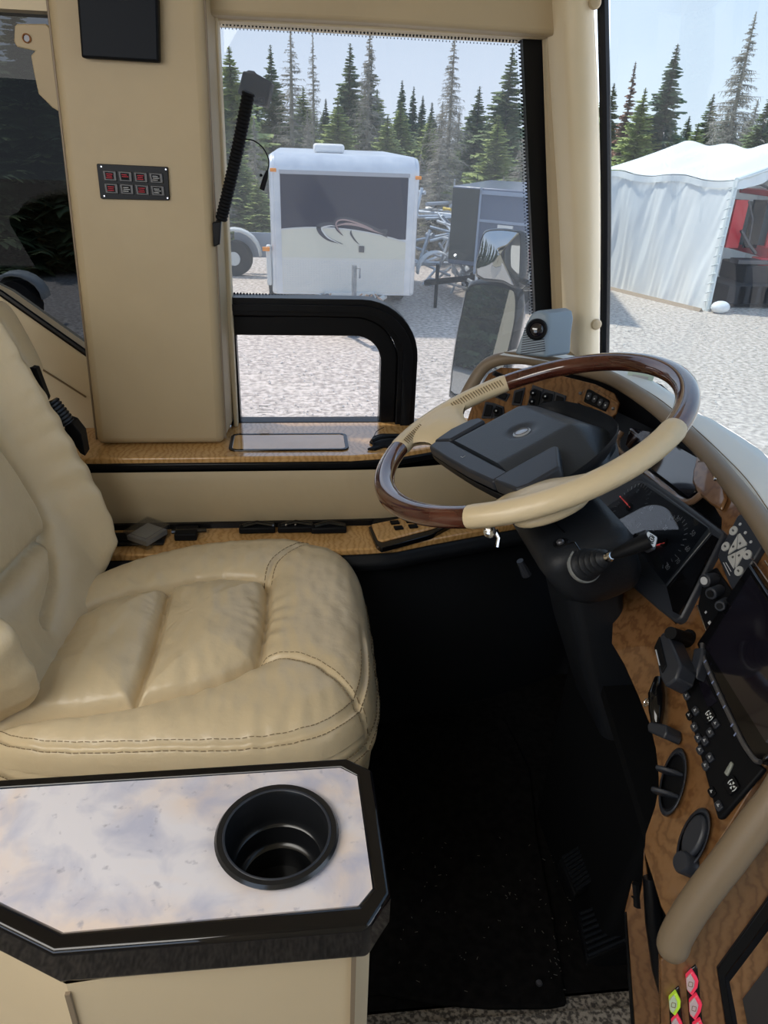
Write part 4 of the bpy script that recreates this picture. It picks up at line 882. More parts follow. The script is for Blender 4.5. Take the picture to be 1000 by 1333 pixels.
rocker(PD, [z1(480, 410), z1(515, 275), z1(580, 300), z1(555, 420)], 'first rocker of the row of three, with printed symbol', knob=[(*z1(518, 325), 0), (*z1(512, 375), 0)])
rocker(PD, [z1(557, 420), z1(582, 300), z1(648, 318), z1(625, 430)], 'middle rocker of the row of three with raised paddle', knob=[(*z1(590, 345), 0), (*z1(585, 395), 0)])
rocker(PD, [z1(627, 430), z1(650, 318), z1(712, 340), z1(690, 440)], 'plain blank switch ending the row of three')
sb = thing('window_switch_block', 'black strip of four oval buttons on a wood tab above the cubby', 'switches', PD.hit(778, 519))
slab(PD, [z1(815, 375), z1(835, 305), z1(850, 300), z1(965, 365), z1(970, 380), z1(945, 435)], .009, .003, 'strip', BLACK, sb, bevel=.002)
for x, y in ((850, 345), (885, 362), (918, 383), (950, 400)):
    c = PD.ab(*z1(x, y), .009); g = MB(); g.prism([PD.p(c[0]+a, c[1]+b, .0125) for a, b in rr(.0088, .0145, .0042)], PD.n*-.004); o = g.build('oval_button', PODM, sb, bevel=.001)
    g = MB(); g.box(PD.p(c[0], c[1], .0128), (.0028, .003, .0005), PD.M()); g.build('symbol', GREYP, o, smooth=0)
for x, y in ((798, 327), (992, 418)): g = MB(); g.lathe([(.0035, 0), (.003, .0018), (.0012, .001)], PD.hit(*z1(x, y), .004), PD.n, 12); g.build('screw', CRANK, sb)

# speaker pod / fan housing on top of the dash
pod = thing('dash_speaker_pod', 'grey meshed wedge pod with a round dark lens on the dash corner by the pillar', 'speaker', at(715, 464, 'z', 2.13))
YP = 1.42; MESH = mat('mesh_grey', (.22, .28, .34), .38, bump=.7, bs=900)
def pp(x, y, dy=0): return at(x, y, 'y', YP+dy)
front = [(668, 462), (674, 447), (684, 420), (690, 409), (697, 404), (706, 404), (713, 408), (715, 418), (712, 440), (711, 466)]
back_ = [(708, 466), (714, 447), (722, 425), (728, 412), (732, 408), (738, 409), (742, 416), (746, 436), (748, 466), (748, 470)]
g = MB(); PFr = Frame(pp(692, 438), (.85, .35, 0), V(-.35, -.85, .25)); F1 = [PFr.hit(*p) for p in front]; off_ = V(.062, .028, .0); F2 = [q+off_ for q in F1]
g.prism(F1, off_); podb = g.build('housing', MESH, pod, bevel=.006, seg=4)
g = MB(); cc = PFr.hit(699, 429, .001); R0 = .0205
g.lathe([(R0, 0), (R0+.0005, .006), (R0-.002, .009), (R0-.005, .008), (R0-.006, .004)], cc, PFr.n, 36, cap=False); g.build('lens_ring', BLACK, pod, smooth=50)
g = MB(); g.lathe([(R0-.005, .004), (R0-.009, .0065), (R0-.014, .008), (0, .0085)], cc, PFr.n, 32, cap=False); g.build('lens', SCREEN, pod, smooth=180)
# slats: fine ribs on the mesh face
g = MB()
for k in range(12):
    z0 = PFr.ab(690, 462)[1]+.004+k*.0045; A0 = PFr.p(-.028+k*.0008, z0, .0006); A1 = PFr.p(-.024+.0008*k+.0, z0, .0006); x0 = PFr.ab(*front[1])[0]+.003+k*.0012; x1 = PFr.ab(711, 450)[0]-.002
    if abs(z0-PFr.ab(699, 429)[1]) < R0*1.0:
        s_ = math.sqrt(R0**2*1.05-(z0-PFr.ab(699, 429)[1])**2) if R0**2*1.05 > (z0-PFr.ab(699, 429)[1])**2 else 0; x1 = min(x1, PFr.ab(699, 429)[0]-s_)
    if x1 > x0+.002: g.tube([PFr.p(x0, z0, .0005), PFr.p(x1, z0, .0005)], .0008, 4)
g.build('grille_ribs', PODM, pod)

# ------------------------------------------------------------------ wall and ledge fittings
FF = Frame((-.3, 1.49, 2.4), (1, 0, 0), (0, -1, 0))
sp_ = thing('wall_display_panel', 'plain dark slate rectangular panel high on the padded pillar', 'panel', at(155, 40, 'y', 1.49))
slab(FF, [(98, -30), (205, -26), (207, 81), (106, 75)], .022, .0, 'body', BLACK, sp_, bevel=.003)
slab(FF, [(101, -30), (202, -26), (204.5, 78), (108, 72.5)], .0235, .020, 'face_plate', mat('slate_face', (.010, .013, .019), .5, spec=.1), sp_, bevel=.001)
def z3(x, y): return 120+x*110/1000, 200+y*70/636
sw = thing('pillar_button_panel', 'black plate with eight square buttons, some lit red, on the padded pillar', 'button panel', at(173, 238, 'y', 1.49))
slab(FF, [z3(52, 130), z3(60, 120), z3(885, 158), z3(892, 165), z3(915, 540), z3(905, 553), z3(110, 535), z3(98, 525)], .006, -.01, 'plate', FRAMEM, sw, bevel=.001)
for i in range(4):
    for j in range(2):
        x0 = 120+i*183+j*18; y0 = 198+i*9+j*150
        o = slab(FF, [z3(x0, y0), z3(x0+160, y0+9), z3(x0+172, y0+128), z3(x0+20, y0+120)], .010, .005, 'square_button', mat('btn_grey', (.07, .07, .075), .3) if 'btn_grey' not in bpy.data.materials else bpy.data.materials['btn_grey'], sw, bevel=.0012)
        slab(FF, [z3(x0+28, y0+18), z3(x0+128, y0+26), z3(x0+138, y0+108), z3(x0+42, y0+102)], .0106, .009, 'cap', BLACK, o, bevel=0)
        red = (i, j) in ((0, 0), (1, 0), (2, 0), (0, 1), (2, 1)); g = MB()
        for k in range(3 if (i, j) != (1, 0) else 2):
            xx = x0+44+6*(k % 2); yy = y0+42+k*22; q = [FF.hit(*z3(xx, yy), .0108), FF.hit(*z3(xx+76-12*((k+i) % 2), yy+4), .0108)]; g.tube(q, .0007, 4)
        g.build('lettering', REDP if red else GREYP, o, smooth=0)
for x, y in ((108, 153), (872, 186), (145, 500), (893, 525)): g = MB(); g.lathe([(.0016, 0), (.0014, .001)], FF.hit(*z3(x, y), .0062), FF.n, 10); g.build('screw', CHROME, sw)
# belt anchor bracket
HF = Frame((-.44, 1.56, 2.6), (1, 0, 0), (0, -1, 0)); an = thing('belt_anchor_cover', 'tan plastic shoulder belt bracket with a screw hole beside the dark window', 'bracket', HF.hit(50, 80))
slab(HF, [(19, 34), (22, 31), (60, 31), (85, 60), (85, 150), (68, 140), (50, 122), (44, 95), (40, 72), (46, 66), (22, 61), (18, 54)], 0, -.010, 'cover', VINYL, an, bevel=.002)
g = MB(); g.lathe([(.0075, .0), (.0075, .003), (.0055, .004), (.005, .001)], HF.hit(35, 50), HF.n, 18, cap=False); g.build('hole_ring', mat('copper', (.35, .16, .07), .3, metal=.6), an); g = MB(); g.lathe([(.0055, .0012), (.001, .0014)], HF.hit(35, 50), HF.n, 14); g.build('screw', CRANK, an)
# gooseneck mount
gn = thing('gooseneck_mount', 'black ribbed gooseneck arm with a square camera head in front of the window', 'camera mount', at(283, 315, 'y', 1.50))
YN = 1.46; P0, P1_ = at(288, 286, 'y', YN+.04), at(324, 120, 'y', YN); pa = [P0.lerp(P1_, k/70)+V(.002*math.sin(k/70*math.pi), 0, 0) for k in range(71)]
g = MB(); g.tube(pa, [.0118 if k % 2 else .0100 for k in range(71)], 14); g.build('gooseneck', BLACK, gn, smooth=30)
NF = Frame((0, 1.50, 0), (1, 0, 0), (0, -1, 0)); slab(NF, [(276, 290), (288, 288), (286, 318), (278, 322)], .012, -.006, 'clamp', FRAMEM, gn, bevel=.002)
g = MB(); g.tube([at(284, 318, 'y', 1.5), at(284, 288, 'y', 1.495), at(297, 250, 'y', 1.49), at(306, 200, 'y', 1.475), at(322, 140, 'y', YN)], .0035, 8); g.build('cable', BLACK, gn)
NF2 = Frame((0, YN-.018, 0), (1, 0, 0), (-.15, -1, .1)); slab(NF2, [(316, 92), (331, 94), (354, 107), (347, 139), (330, 134), (309, 121)], 0, -.032, 'camera_head', BLACK, gn, bevel=.003)
g = MB(); hh_ = NF2.hit(341, 131, .001); g.box(hh_, (.013, .003, .012)); g.build('sensor_block', PODM, gn, bevel=.001); g = MB(); g.lathe([(.004, 0), (.0035, .004), (.002, .002)], hh_+NF2.n*.001, NF2.n, 14); g.build('lens', SCREEN, gn)
g = MB(); g.lathe([(.009, 0), (.009, .006), (.006, .008)], NF2.hit(327, 98, -.012), V(.1, -.1, 1), 16); g.build('top_knob', BLACK, gn)
mc = thing('microphone_lead', 'thin black cable with a small plug dangling against the window', 'cable', at(342, 245, 'y', YN))
g = MB(); g.tube(bez([at(x, y, 'y', YN) for x, y in ((317, 181), (330, 183), (342, 192), (349, 205), (350, 215), (348, 224))], 6), .0011, 6); g.build('wire', BLACK, mc)
g = MB(); g.tube([at(348, 222, 'y', YN), at(346, 230, 'y', YN), at(341, 247, 'y', YN)], [.0018, .0042, .0048], 10); g.build('plug', BLACK, mc); g = MB(); g.ball(at(340, 228, 'y', YN), .0028, n=8); g.build('plug_tab', BLACK, mc)
# ledge hatch and latch
lh = thing('ledge_hatch', 'glossy wood access lid with black rounded border set into the window ledge', 'lid', (-.03, 1.503, zl))
o_ = rr(.256, .098, .016, 5, -.030, 1.503); i_ = rr(.240, .084, .010, 5, -.030, 1.503)
g = MB(); g.ring([V(a, b, zl+.0035) for a, b in o_], [V(a, b, zl+.0035) for a, b in i_], V(0, 0, -.004)); g.build('border', GLOSS, lh, bevel=.001)
g = MB(); g.prism([V(a, b, zl+.0025) for a, b in i_], V(0, 0, -.002)); g.build('lid', mat('pale_lacquered_burl', (.62, .38, .16), .04, (.55, .32, .12), 12, coat=1), lh)
la = thing('ledge_latch', 'black curved pull latch on the window ledge by the wheel', 'handle', at(515, 577, 'z', zl))
g = MB(); g.prism([at(x, y, 'z', zl+.006) for x, y in ((478, 583), (484, 581), (486, 577), (481, 574), (486, 567), (496, 564), (530, 564), (538, 568), (530, 582), (500, 580), (488, 584))], V(0, 0, -.006)); g.build('plate', BLACK, la, bevel=.002)
g = MB(); g.tube(bez([at(484, 574, 'z', zl+.010), at(498, 569, 'z', zl+.014), at(520, 568, 'z', zl+.014), at(536, 571, 'z', zl+.010)], 5), .004, 8); g.build('pull', FRAMEM, la)
g = MB(); g.tube(bez([at(486, 572, 'z', zl+.006), at(490, 562, 'z', zl+.012), at(500, 556, 'z', zl+.02)], 5), .0008, 5); g.build('wire', BLACK, la)
# switch plate and small fittings on lower ledge
sp2 = thing('window_control_plate', 'raised burl plate with four small black buttons on the lower ledge', 'switches', at(525, 690, 'z', 1.77))
pq = [at(x, y, 'z', 1.785) for x, y in ((483, 682), (535, 671), (585, 680), (560, 688), (498, 704), (492, 702))]
g = MB(); g.prism([q-V(0, 0, .004) for q in [at(x, y, 'z', 1.785) for x, y in ((480, 683), (535, 668), (592, 678), (562, 694), (497, 711), (490, 706))]], V(0, 0, -.012)); g.build('base', GLOSS, sp2, bevel=.002)
g = MB(); g.prism(pq, V(0, 0, -.006)); g.build('top', OAK, sp2, bevel=.003)
for x, y in ((514, 680), (519, 687), (534, 678), (538, 685)):
    c = at(x, y, 'z', 1.787); g = MB(); g.box(c, (.019, .014, .004), Matrix.Rotation(.15, 3, 'Z')); g.build('button', BLACK, sp2, bevel=.001)
for x, y, wd in ((200, 690, .07), (238, 691, .05), (250, 688, .025)):
    pass
fit = thing('latch_block', 'black hinged latch block on the lower ledge between clear box and seat', 'latch', at(240, 693, 'z', 1.77))
g = MB(); c = at(243, 694, 'z', 1.778); g.box(c, (.045, .04, .016)); g.build('body', BLACK, fit, bevel=.003); g = MB(); g.tube([c+V(-.03, 0, .004), c+V(.04, .005, .004)], .005, 8); g.build('pin', GLOSS, fit)
c = at(160, 703, 'z', 1.772); ho = thing('ledge_tray', 'black open tray set in the lower ledge next to the backrest', 'tray', c)
g = MB(); g.box(c+V(-.0, .0, .002), (.17, .05, .006)); g.build('tray', FRAMEM, ho, bevel=.002); g = MB(); g.box(c+V(0, 0, .006), (.15, .03, .004)); g.build('insert', BLACK, ho, bevel=.001)
for i, (x, y, lb) in enumerate(((335, 688, 'low black catch on the lower ledge, leftmost of three behind the cushion'), (385, 687, 'low black catch on the lower ledge with silver rivets, middle of three behind the cushion'), (428, 688, 'low black catch on the lower ledge, rightmost of three beside the cushion corner'))):
    c = at(x, y, 'z', 1.778); t_ = thing('ledge_catch', lb, 'catch', c-V(0, 0, .008)); g = MB(); g.box(c, (.075, .022, .014)); g.build('body', BLACK, t_, bevel=.003)
    g = MB(); g.tube([c+V(-.03, -.004, .008), c+V(.0, .004, .012), c+V(.035, .0, .007)], .005, 8); g.build('hook', GLOSS, t_)
    if i == 1:
        for k in (-.02, .0): g = MB(); g.ball(c+V(k, -.006, .010), .003, n=8); g.build('rivet', CHROME, t_)
# acrylic box
ab_ = thing('acrylic_box', 'smoky clear acrylic box lying tilted on the lower ledge behind the seat', 'box', at(190, 695, 'z', 1.78))
bt = [at(x, y, 'z', 1.80) for x, y in ((160, 692), (192, 673), (221, 683), (190, 702))]
g = MB(); cxy = sum(bt, V(0, 0, 0))/4; inn2 = [cxy+(q-cxy)*.90 for q in bt]
g.ring(bt, inn2, V(0, 0, -.026)); g.build('walls', ACRYL, ab_, bevel=.001)
g = MB(); g.prism(bt, V(0, 0, .002)); g.build('lid', ACRYL, ab_, smooth=0)
g = MB(); g.prism([cxy+(q-cxy)*.86-V(0, 0, .020) for q in bt], V(0, 0, .010)); g.build('foam_insert', mat('grey_foam', (.30, .29, .27), .9), ab_)

# pedals, floor mat edge, debris
def pedal(px, z, label, nm, nr):
    t_ = thing(nm, label, 'pedal', at(*px[0], 'z', z)-V(0, 0, .02)); q = [at(x, y, 'z', z) for x, y in px]
    g = MB(); g.prism(q, V(0, 0, -.02)); g.build('plate', BLACK, t_, bevel=.004)
    for k in range(nr):
        u = (k+.5)/nr; a = q[0].lerp(q[3], u); b = q[1].lerp(q[2], u); g = MB(); g.tube([a.lerp(b, .03)+V(0, 0, .002), a.lerp(b, .97)+V(0, 0, .002)], .0035, 6); g.build('rib', SHROUD, t_)
    g = MB(); g.tube([(q[0]+q[2])/2-V(0, 0, .01), (q[0]+q[2])/2+V(.12, .03, .02)], .012, 8); g.build('arm', BLACK, t_)
pedal([(728, 1118), (848, 1040), (858, 1082), (748, 1165)], 1.30, 'ribbed black brake pedal, the farther of the two', 'brake_pedal', 9)
pedal([(752, 1188), (822, 1160), (828, 1222), (764, 1250)], 1.27, 'ribbed black accelerator pedal, the nearer of the two', 'accelerator_pedal', 8)
mt_ = thing('floor_mat', 'worn black carpet mat covering the driver footwell', 'mat', (.28, .95, ZF))
g = MB(); MP = [at(x, y, 'z', ZF+.012) for x, y in ((494, 1292), (560, 1304), (640, 1311), (718, 1310), (738, 1306), (722, 1200), (700, 1090), (690, 1000))]; MP += [V(.50, 1.38, ZF+.012), V(.0, 1.38, ZF+.012), V(.0, MP[0].y, ZF+.012)]
g.prism(MP, V(0, 0, -.012)); g.build('carpet', CARPETB, mt_, bevel=.004)
g = MB(); g.lathe([(.006, 0), (.005, .003), (0, .004)], at(702, 1280, 'z', ZF+.012), V(0, 0, 1), 14); g.build('stud', CRANK, mt_)
g = MB(); rnd = random.Random(3)
for k in range(110):
    cl = rnd.random() < .5; px, py = (rnd.gauss(735, 15), rnd.uniform(1110, 1290)) if cl else (rnd.uniform(520, 715), rnd.uniform(1090, 1300))
    c = at(px, py, 'z', ZF+.0135); a = rnd.uniform(0, 6.3); l = rnd.uniform(.001, .007) if rnd.random() < .6 else .001; g.tube([c, c+V(math.cos(a)*l, math.sin(a)*l, .0006)], .00045 if l > .0015 else .0009, 3)
tag(g.build('floor_debris', mat('dry_bits', (.20, .19, .17), .9), smooth=0), 'scattered dry grass bits and grit on the black mat', 'debris', kind='stuff')
# step nosing of speckled carpet
g = MB(); g.prism([V(-.9, .700, ZF+.012), V(.9, .672, ZF+.012), V(.9, -1.15, ZF+.012), V(-.9, -1.15, ZF+.012)], V(0, 0, -.012)); struct(g.build('floor', SPECK, bevel=.006, smooth=0))

# ------------------------------------------------------------------ outside: mirrors
FR = Frame
mir = thing('side_mirror', 'two-piece black coach mirror outside the driver window, small convex glass above tall flat glass', 'mirror', at(650, 440, 'y', 1.98))
def mirror_head(px, y, name, convex, tilt):
    F_ = FR(at(sum(p[0] for p in px)/len(px), sum(p[1] for p in px)/len(px), 'y', y), (1, .25, 0), tilt)
    P = [F_.hit(*p) for p in px]; P = bez(P+[P[0]], 3)[:-1]; c = sum(P, V(0, 0, 0))/len(P)
    g = MB(); secs = [[c+(q-c)*.93+F_.n*.006 for q in P], [c+(q-c)*1.0 for q in P], [c+(q-c)*1.0-F_.n*.02 for q in P], [c+(q-c)*.8-F_.n*.06 for q in P], [c+(q-c)*.4-F_.n*.075 for q in P]]
    g.grid(5, len(P), lambda u, v: secs[round(u*4)][min(len(P)-1, round(v*len(P))) % len(P)], wv=True); g.add(secs[4], [tuple(range(len(P)))]); hd = g.build(name, GLOSS, mir, smooth=180)
    g = MB(); g.grid(7, len(P), lambda u, v: c+(P[min(len(P)-1, round(v*len(P))) % len(P)]-c)*(.90*(1-u)+.001)+F_.n*(.0065+convex*(1-(1-u)**2)), wv=True); g.build('mirror_glass', MIRROR, hd, smooth=180)
    return hd
mirror_head([(626, 312), (632, 300), (650, 297), (672, 299), (681, 304), (681, 330), (679, 368), (672, 376), (655, 368), (620, 360)], 1.95, 'upper_head', .012, V(-.74, -.66, .14))
mirror_head([(606, 378), (614, 366), (640, 364), (668, 370), (676, 378), (676, 410), (668, 450), (655, 500), (650, 520), (590, 520), (586, 500), (592, 450)], 1.98, 'lower_head', .0, V(-.76, -.63, .13))
g = MB(); g.tube([at(684, 372, 'y', 2.02), at(700, 372, 'y', 1.96), at(722, 372, 'y', 1.78), at(726, 378, 'y', 1.655)], .014, 10); g.tube([at(660, 310, 'y', 2.02), at(660, 500, 'y', 2.04)], .014, 10); g.build('mount_arm', FRAMEM, mir)

# ------------------------------------------------------------------ outside: cargo trailer
TY = 10.9; xl_, xr_ = -.40, 1.66; zb_, zt_ = .47, 2.30
WH = mat('trailer_white', (.62, .64, .63), .45, (.58, .60, .59), 2); DKP = mat('glossy_dark_panel', (.018, .020, .045), .3, spec=.25); CREAM = mat('cream_panel', (.66, .65, .55), .35)
AMB = mat('amber_lens', (.85, .30, .03), .3); TIRE = mat('tyre_rubber', (.02, .02, .022), .8); 
ct = thing('cargo_trailer', 'silver-white enclosed trailer with a dark glossy nose band and swoosh, facing the window', 'trailer', ((xl_+xr_)/2, TY+2, 0))
g = MB(); PR = [(TY, zb_)]+[(TY, zt_-.22)]+[(TY+.22-.22*math.cos(math.radians(a)), zt_-.22+.22*math.sin(math.radians(a))) for a in range(15, 91, 15)]+[(TY+4.4, zt_), (TY+4.4, zb_)]
g.prism([V(xl_+.06, y, z) for y, z in PR], V(xr_-xl_-.12, 0, 0)); g.build('body', ALU, ct, bevel=.01)
for x0 in (xl_, xr_-.14): g = MB(); g.prism([V(x0, y+.02, z-.01) for y, z in PR], V(.14, 0, 0)); g.build('corner_post', ALU, ct, bevel=.05, seg=4)
def fp(name, x0, x1, z0, z1, m, d=.012, top=None):
    g = MB(); P = [V(x0, TY-d, z0), V(x1, TY-d, z0)]+([V(x0+(x1-x0)*(1-k/10), TY-d, top(1-k/10)) for k in range(11)] if top else [V(x1, TY-d, z1), V(x0, TY-d, z1)]); g.prism(P, V(0, .03, 0)); return g.build(name, m, ct, smooth=0)
fxl, fxr = xl_+.15, xr_-.16
curve = lambda u: 1.30+.02+.10*(1-(2*u-.85)**2)*.9-.08*u
fp('dark_band', fxl, fxr, 1.25, 2.05, DKP, .010)
fp('cream_band', fxl, fxr, .98, 0, CREAM, .014, top=curve)
fp('diamond_plate', fxl, fxr, .50, .98, mat('diamond_plate', (.68, .67, .62), .5), .018)
g = MB()
for i in range(46):
    for j in range(15):
        x = fxl+.03+i*(fxr-fxl-.06)/45; z = .53+j*.029; g.add([V(x-.011, TY-.0185, z), V(x, TY-.0185, z-.006), V(x+.011, TY-.0185, z), V(x, TY-.0185, z+.006), V(x, TY-.024, z)], [(0, 1, 4), (1, 2, 4), (2, 3, 4), (3, 0, 4)])
tag(g.build('tread_studs', ALU, ct, smooth=0, fix=False), kind='stuff')
fp('nose_strip', xl_+.14, xr_-.14, 2.05, 2.10, mat('strip_grey', (.40, .42, .46), .4), .016)
g = MB(); g.prism([V(fxl, TY-.02, curve(0)+.0)]+[V(fxl+(fxr-fxl)*k/10, TY-.02, curve(k/10)+.012) for k in range(11)]+[V(fxl+(fxr-fxl)*(1-k/10), TY-.02, curve(1-k/10)-.006) for k in range(11)], V(0, .01, 0)); g.build('pinstripe', WH, ct, smooth=0)
# swoosh logo strokes
TFm = FR((0, TY-.020, 0), (1, 0, 0), (0, -1, 0))
def zt8(x, y): return 340+x*260/1000, 180+y*220/846
def stroke(pts, wds, m, name, h=.0):
    P = bez([TFm.hit(*zt8(*p), h) for p in pts], 6); n = len(P); g = MB(); Lf, Rt = [], []
    for i, q in enumerate(P):
        t = (P[min(n-1, i+1)]-P[max(0, i-1)]).normalized(); nr = V(-t.z, 0, t.x); u = i/(n-1)*(len(wds)-1); k = min(int(u), len(wds)-2); w_ = (wds[k]+(wds[k+1]-wds[k])*(u-k))/2; Lf.append(q+nr*w_); Rt.append(q-nr*w_)
    for i in range(n-1): g.add([Lf[i], Lf[i+1], Rt[i+1], Rt[i]], [(0, 1, 2, 3)])
    k0 = len(g.v); return g.build(name, m, ct, smooth=0)
GR = mat('swoosh_charcoal', (.06, .06, .08), .4); TN = mat('swoosh_taupe', (.40, .28, .27), .4); WS = mat('swoosh_white', (.72, .72, .7), .4)
stroke([(410, 530), (340, 505), (300, 470), (290, 440), (330, 428), (400, 430), (480, 440)], [.005, .05, .075, .06, .045, .03, .01], GR, 'swoosh_stroke')
stroke([(400, 530), (340, 500), (312, 470), (306, 448), (345, 438), (370, 440)], [.004, .02, .022, .02, .015, .01], WS, 'swoosh_stroke', .004)
stroke([(410, 488), (385, 460), (368, 425), (385, 405), (430, 404), (500, 425), (560, 450), (600, 472), (632, 497)], [.005, .035, .045, .05, .05, .045, .05, .06, .005], GR, 'swoosh_stroke', .004)
stroke([(405, 480), (385, 455), (375, 428), (390, 411), (430, 410), (500, 431), (560, 456)], [.004, .016, .02, .02, .02, .02, .01], TN, 'swoosh_stroke', .008)
stroke([(370, 440), (430, 428), (500, 440), (560, 462), (610, 480)], [.01, .03, .03, .02, .005], TN, 'swoosh_stroke', .008)
stroke([(585, 462), (625, 462), (622, 480), (632, 498)], [.004, .05, .03, .004], GR, 'swoosh_stroke', .008)
stroke([(452, 458), (450, 478), (470, 510), (492, 532)], [.005, .03, .02, .004], GR, 'swoosh_stroke')
for x, y in ((60, 158), (788, 198)): g = MB(); g.box(TFm.hit(*zt8(x, y))+V(0, -.01, 0), (.085, .03, .045)); g.build('marker_light', AMB, ct, bevel=.008)
g = MB(); g.box(TFm.hit(*zt8(503, 555)), (.075, .02, .085)); g.build('hatch_plate', CRANK, ct)
# tongue, coupler, jack
JACK = mat('weathered_steel', (.20, .22, .24), .5, (.32, .33, .34), 20, metal=.3)
cxm = TFm.hit(*zt8(455, 700)).x
g = MB(); g.box((cxm-.02, TY-.02, .47), (.75, .10, .09)); 
for s_ in (-1, 1): g.tube([V(cxm+s_*.5, TY+.1, .44), V(cxm+s_*.05, TY-1.05, .44)], .04, 6)
g.build('tongue', WH, ct, bevel=.004)
g = MB(); g.box((cxm, TY-1.08, .46), (.10, .28, .09)); g.build('coupler', JACK, ct, bevel=.02)
g = MB(); g.tube([V(cxm-.01, TY-.62, .25), V(cxm-.01, TY-.62, .62)], .022, 10); g.tube([V(cxm-.01, TY-.62, .52), V(cxm-.01, TY-.62, .98)], .034, 12); g.build('jack_tube', JACK, ct)
g = MB(); g.tube([V(cxm-.01, TY-.62, 0), V(cxm-.01, TY-.62, .3)], .022, 8); g.lathe([(.09, 0), (.08, .02)], V(cxm-.01, TY-.62, 0), V(0, 0, 1), 16); g.build('jack_foot', JACK, ct)
g = MB(); g.tube([V(cxm-.01, TY-.62, .95), V(cxm+.06, TY-.68, .95), V(cxm+.06, TY-.68, .82)], .012, 6); g.build('jack_handle', JACK, ct)
g = MB(); rnd = random.Random(5)
for k in range(9):
    a = V(cxm+rnd.uniform(-.35, .3), TY-.5-rnd.random()*.3, .50); g.tube(bez([a, a+V(rnd.uniform(-.1, .1), 0, -.18), a+V(rnd.uniform(-.2, .2), -.1, -.05), a+V(rnd.uniform(-.1, .1), -.1, .1)], 4), .011, 5)
g.build('chains_and_cables', mat('rusty_cable', (.30, .20, .14), .7), ct)
for x, z in ((cxm-.36, .45), (cxm+.28, .45)): g = MB(); g.lathe([(.05, 0), (.05, .02), (.01, .04)], (x, TY-.06, z), V(0, -1, 0), 14); g.build('tie_ring', CRANK, ct)
g = MB(); g.box((.45, TY+1.2, zt_+.06), (.45, .45, .12)); g.build('roof_vent', mat('vent_white', (.8, .8, .8), .4), ct, bevel=.04, seg=3)
for s_, x in ((-1, xl_-.02), (1, xr_+.02)):
    g = MB(); g.lathe([(.12, -.11), (.30, -.11), (.34, -.08), (.34, .08), (.30, .11), (.12, .11)], (x, TY+2.2, .34), V(1, 0, 0), 28); g.build('wheel', TIRE, ct)
    g = MB(); g.prism([V(x-.12, TY+2.2+.46*math.cos(math.radians(a)), .36+.42*math.sin(math.radians(a))) for a in range(0, 181, 20)], V(.24, 0, 0)); g.build('fender', WH, ct)
g = MB(); g.box(TFm.hit(*zt8(25, 555))+V(.0, .02, 0), (.10, .06, .05)); g.build('side_light', AMB, ct); g = MB(); g.box(TFm.hit(*zt8(32, 640))+V(.02, .1, 0), (.07, .1, .55)); g.build('side_guard', WH, ct, bevel=.02)

# dark grey V-nose trailer
vt = thing('vnose_trailer', 'blue-grey enclosed V-nose trailer with a dark reflective face, right of the white trailer', 'trailer', (5.2, 16, 0))
def gat(x, y, Y): return at(x, y, 'y', Y)
B0, B1 = gat(626, 244, 12.8), gat(622, 334, 12.8); A0, A1 = gat(590, 242, 13.1), gat(583, 318, 13.1); zt2 = B0.z; A0.z = zt2
C0 = at(765, 254, 'z', zt2); C1 = V(C0.x, C0.y, .5); dC = V(C0.x, C0.y, 0).normalized()
BLUEG = mat('blue_grey_panel', (.13, .16, .23), .3, coat=.4)
g = MB(); top = [V(A0.x, A0.y, zt2), V(B0.x, B0.y, zt2), C0, C0+dC*3.2-V(.4, 0, 0), V(A0.x+1.2, A0.y+2.4, zt2)]
g.prism([V(q.x, q.y, .62) for q in top], V(0, 0, zt2-.62)); g.build('body', BLUEG, vt, bevel=.02)
def side(P, Q, u0, u1, z0, z1, m, nm, d=.015):
    e_ = (Q-P); e_.z = 0; n_ = V(e_.y, -e_.x, 0).normalized(); a = P+e_*u0+n_*d; b = P+e_*u1+n_*d; g = MB(); g.prism([V(a.x, a.y, z0), V(b.x, b.y, z0), V(b.x, b.y, z1), V(a.x, a.y, z1)], n_*-d*2); return g.build(nm, m, vt, smooth=0)
side(A0, B0, .02, .98, .70, zt2-.03, mat('dark_nose_panel', (.03, .035, .03), .12, coat=.6), 'nose_panel')
LB = mat('trim_light_blue', (.30, .36, .46), .4)
side(B0, C0, 0, 1, zt2-.10, zt2-.04, LB, 'top_rail'); side(B0, C0, .02, 1, zt2-.52, zt2-.48, LB, 'belt_line'); side(B0, C0, .0, .02, .5, zt2, LB, 'corner_trim')
side(B0, C0, .10, .40, zt2-.74, zt2-.71, LB, 'door_top_trim'); side(B0, C0, .10, .12, .7, zt2-.71, LB, 'door_side_trim'); side(B0, C0, .21, .36, zt2-.62, zt2-.54, mat('vent_louvre', (.75, .77, .75), .4), 'louvre', .03)
for u in (.40, .78): q = B0.lerp(C0, u); g = MB(); g.lathe([(.12, -.1), (.34, -.1), (.34, .1), (.12, .1)], (q.x, q.y-.05, .34), V(.25, -1, 0), 24); g.build('wheel', TIRE, vt)
g = MB(); g.tube([V(B0.x+.2, B0.y+.2, .42), V(B0.x-.9, B0.y-.5+.0, .42)], .05, 6); g.tube([V(B0.x-.7, B0.y-.4, 0), V(B0.x-.7, B0.y-.4, .7)], .03, 8); g.build('tongue', BLACK, vt)
fb = tag(MB().grid(13, 3, lambda u, v: V(B0.x-.55+.35*math.cos(u*math.pi), B0.y+.6+.25*(v-.5), .40+.38*math.sin(u*math.pi))).build('trailer_fender', mat('fender_white', (.78, .8, .8), .35)), 'white rounded trailer fender beside the pile of boat trailers', 'fender'); fb.modifiers.new('s', 'SOLIDIFY').thickness = .03

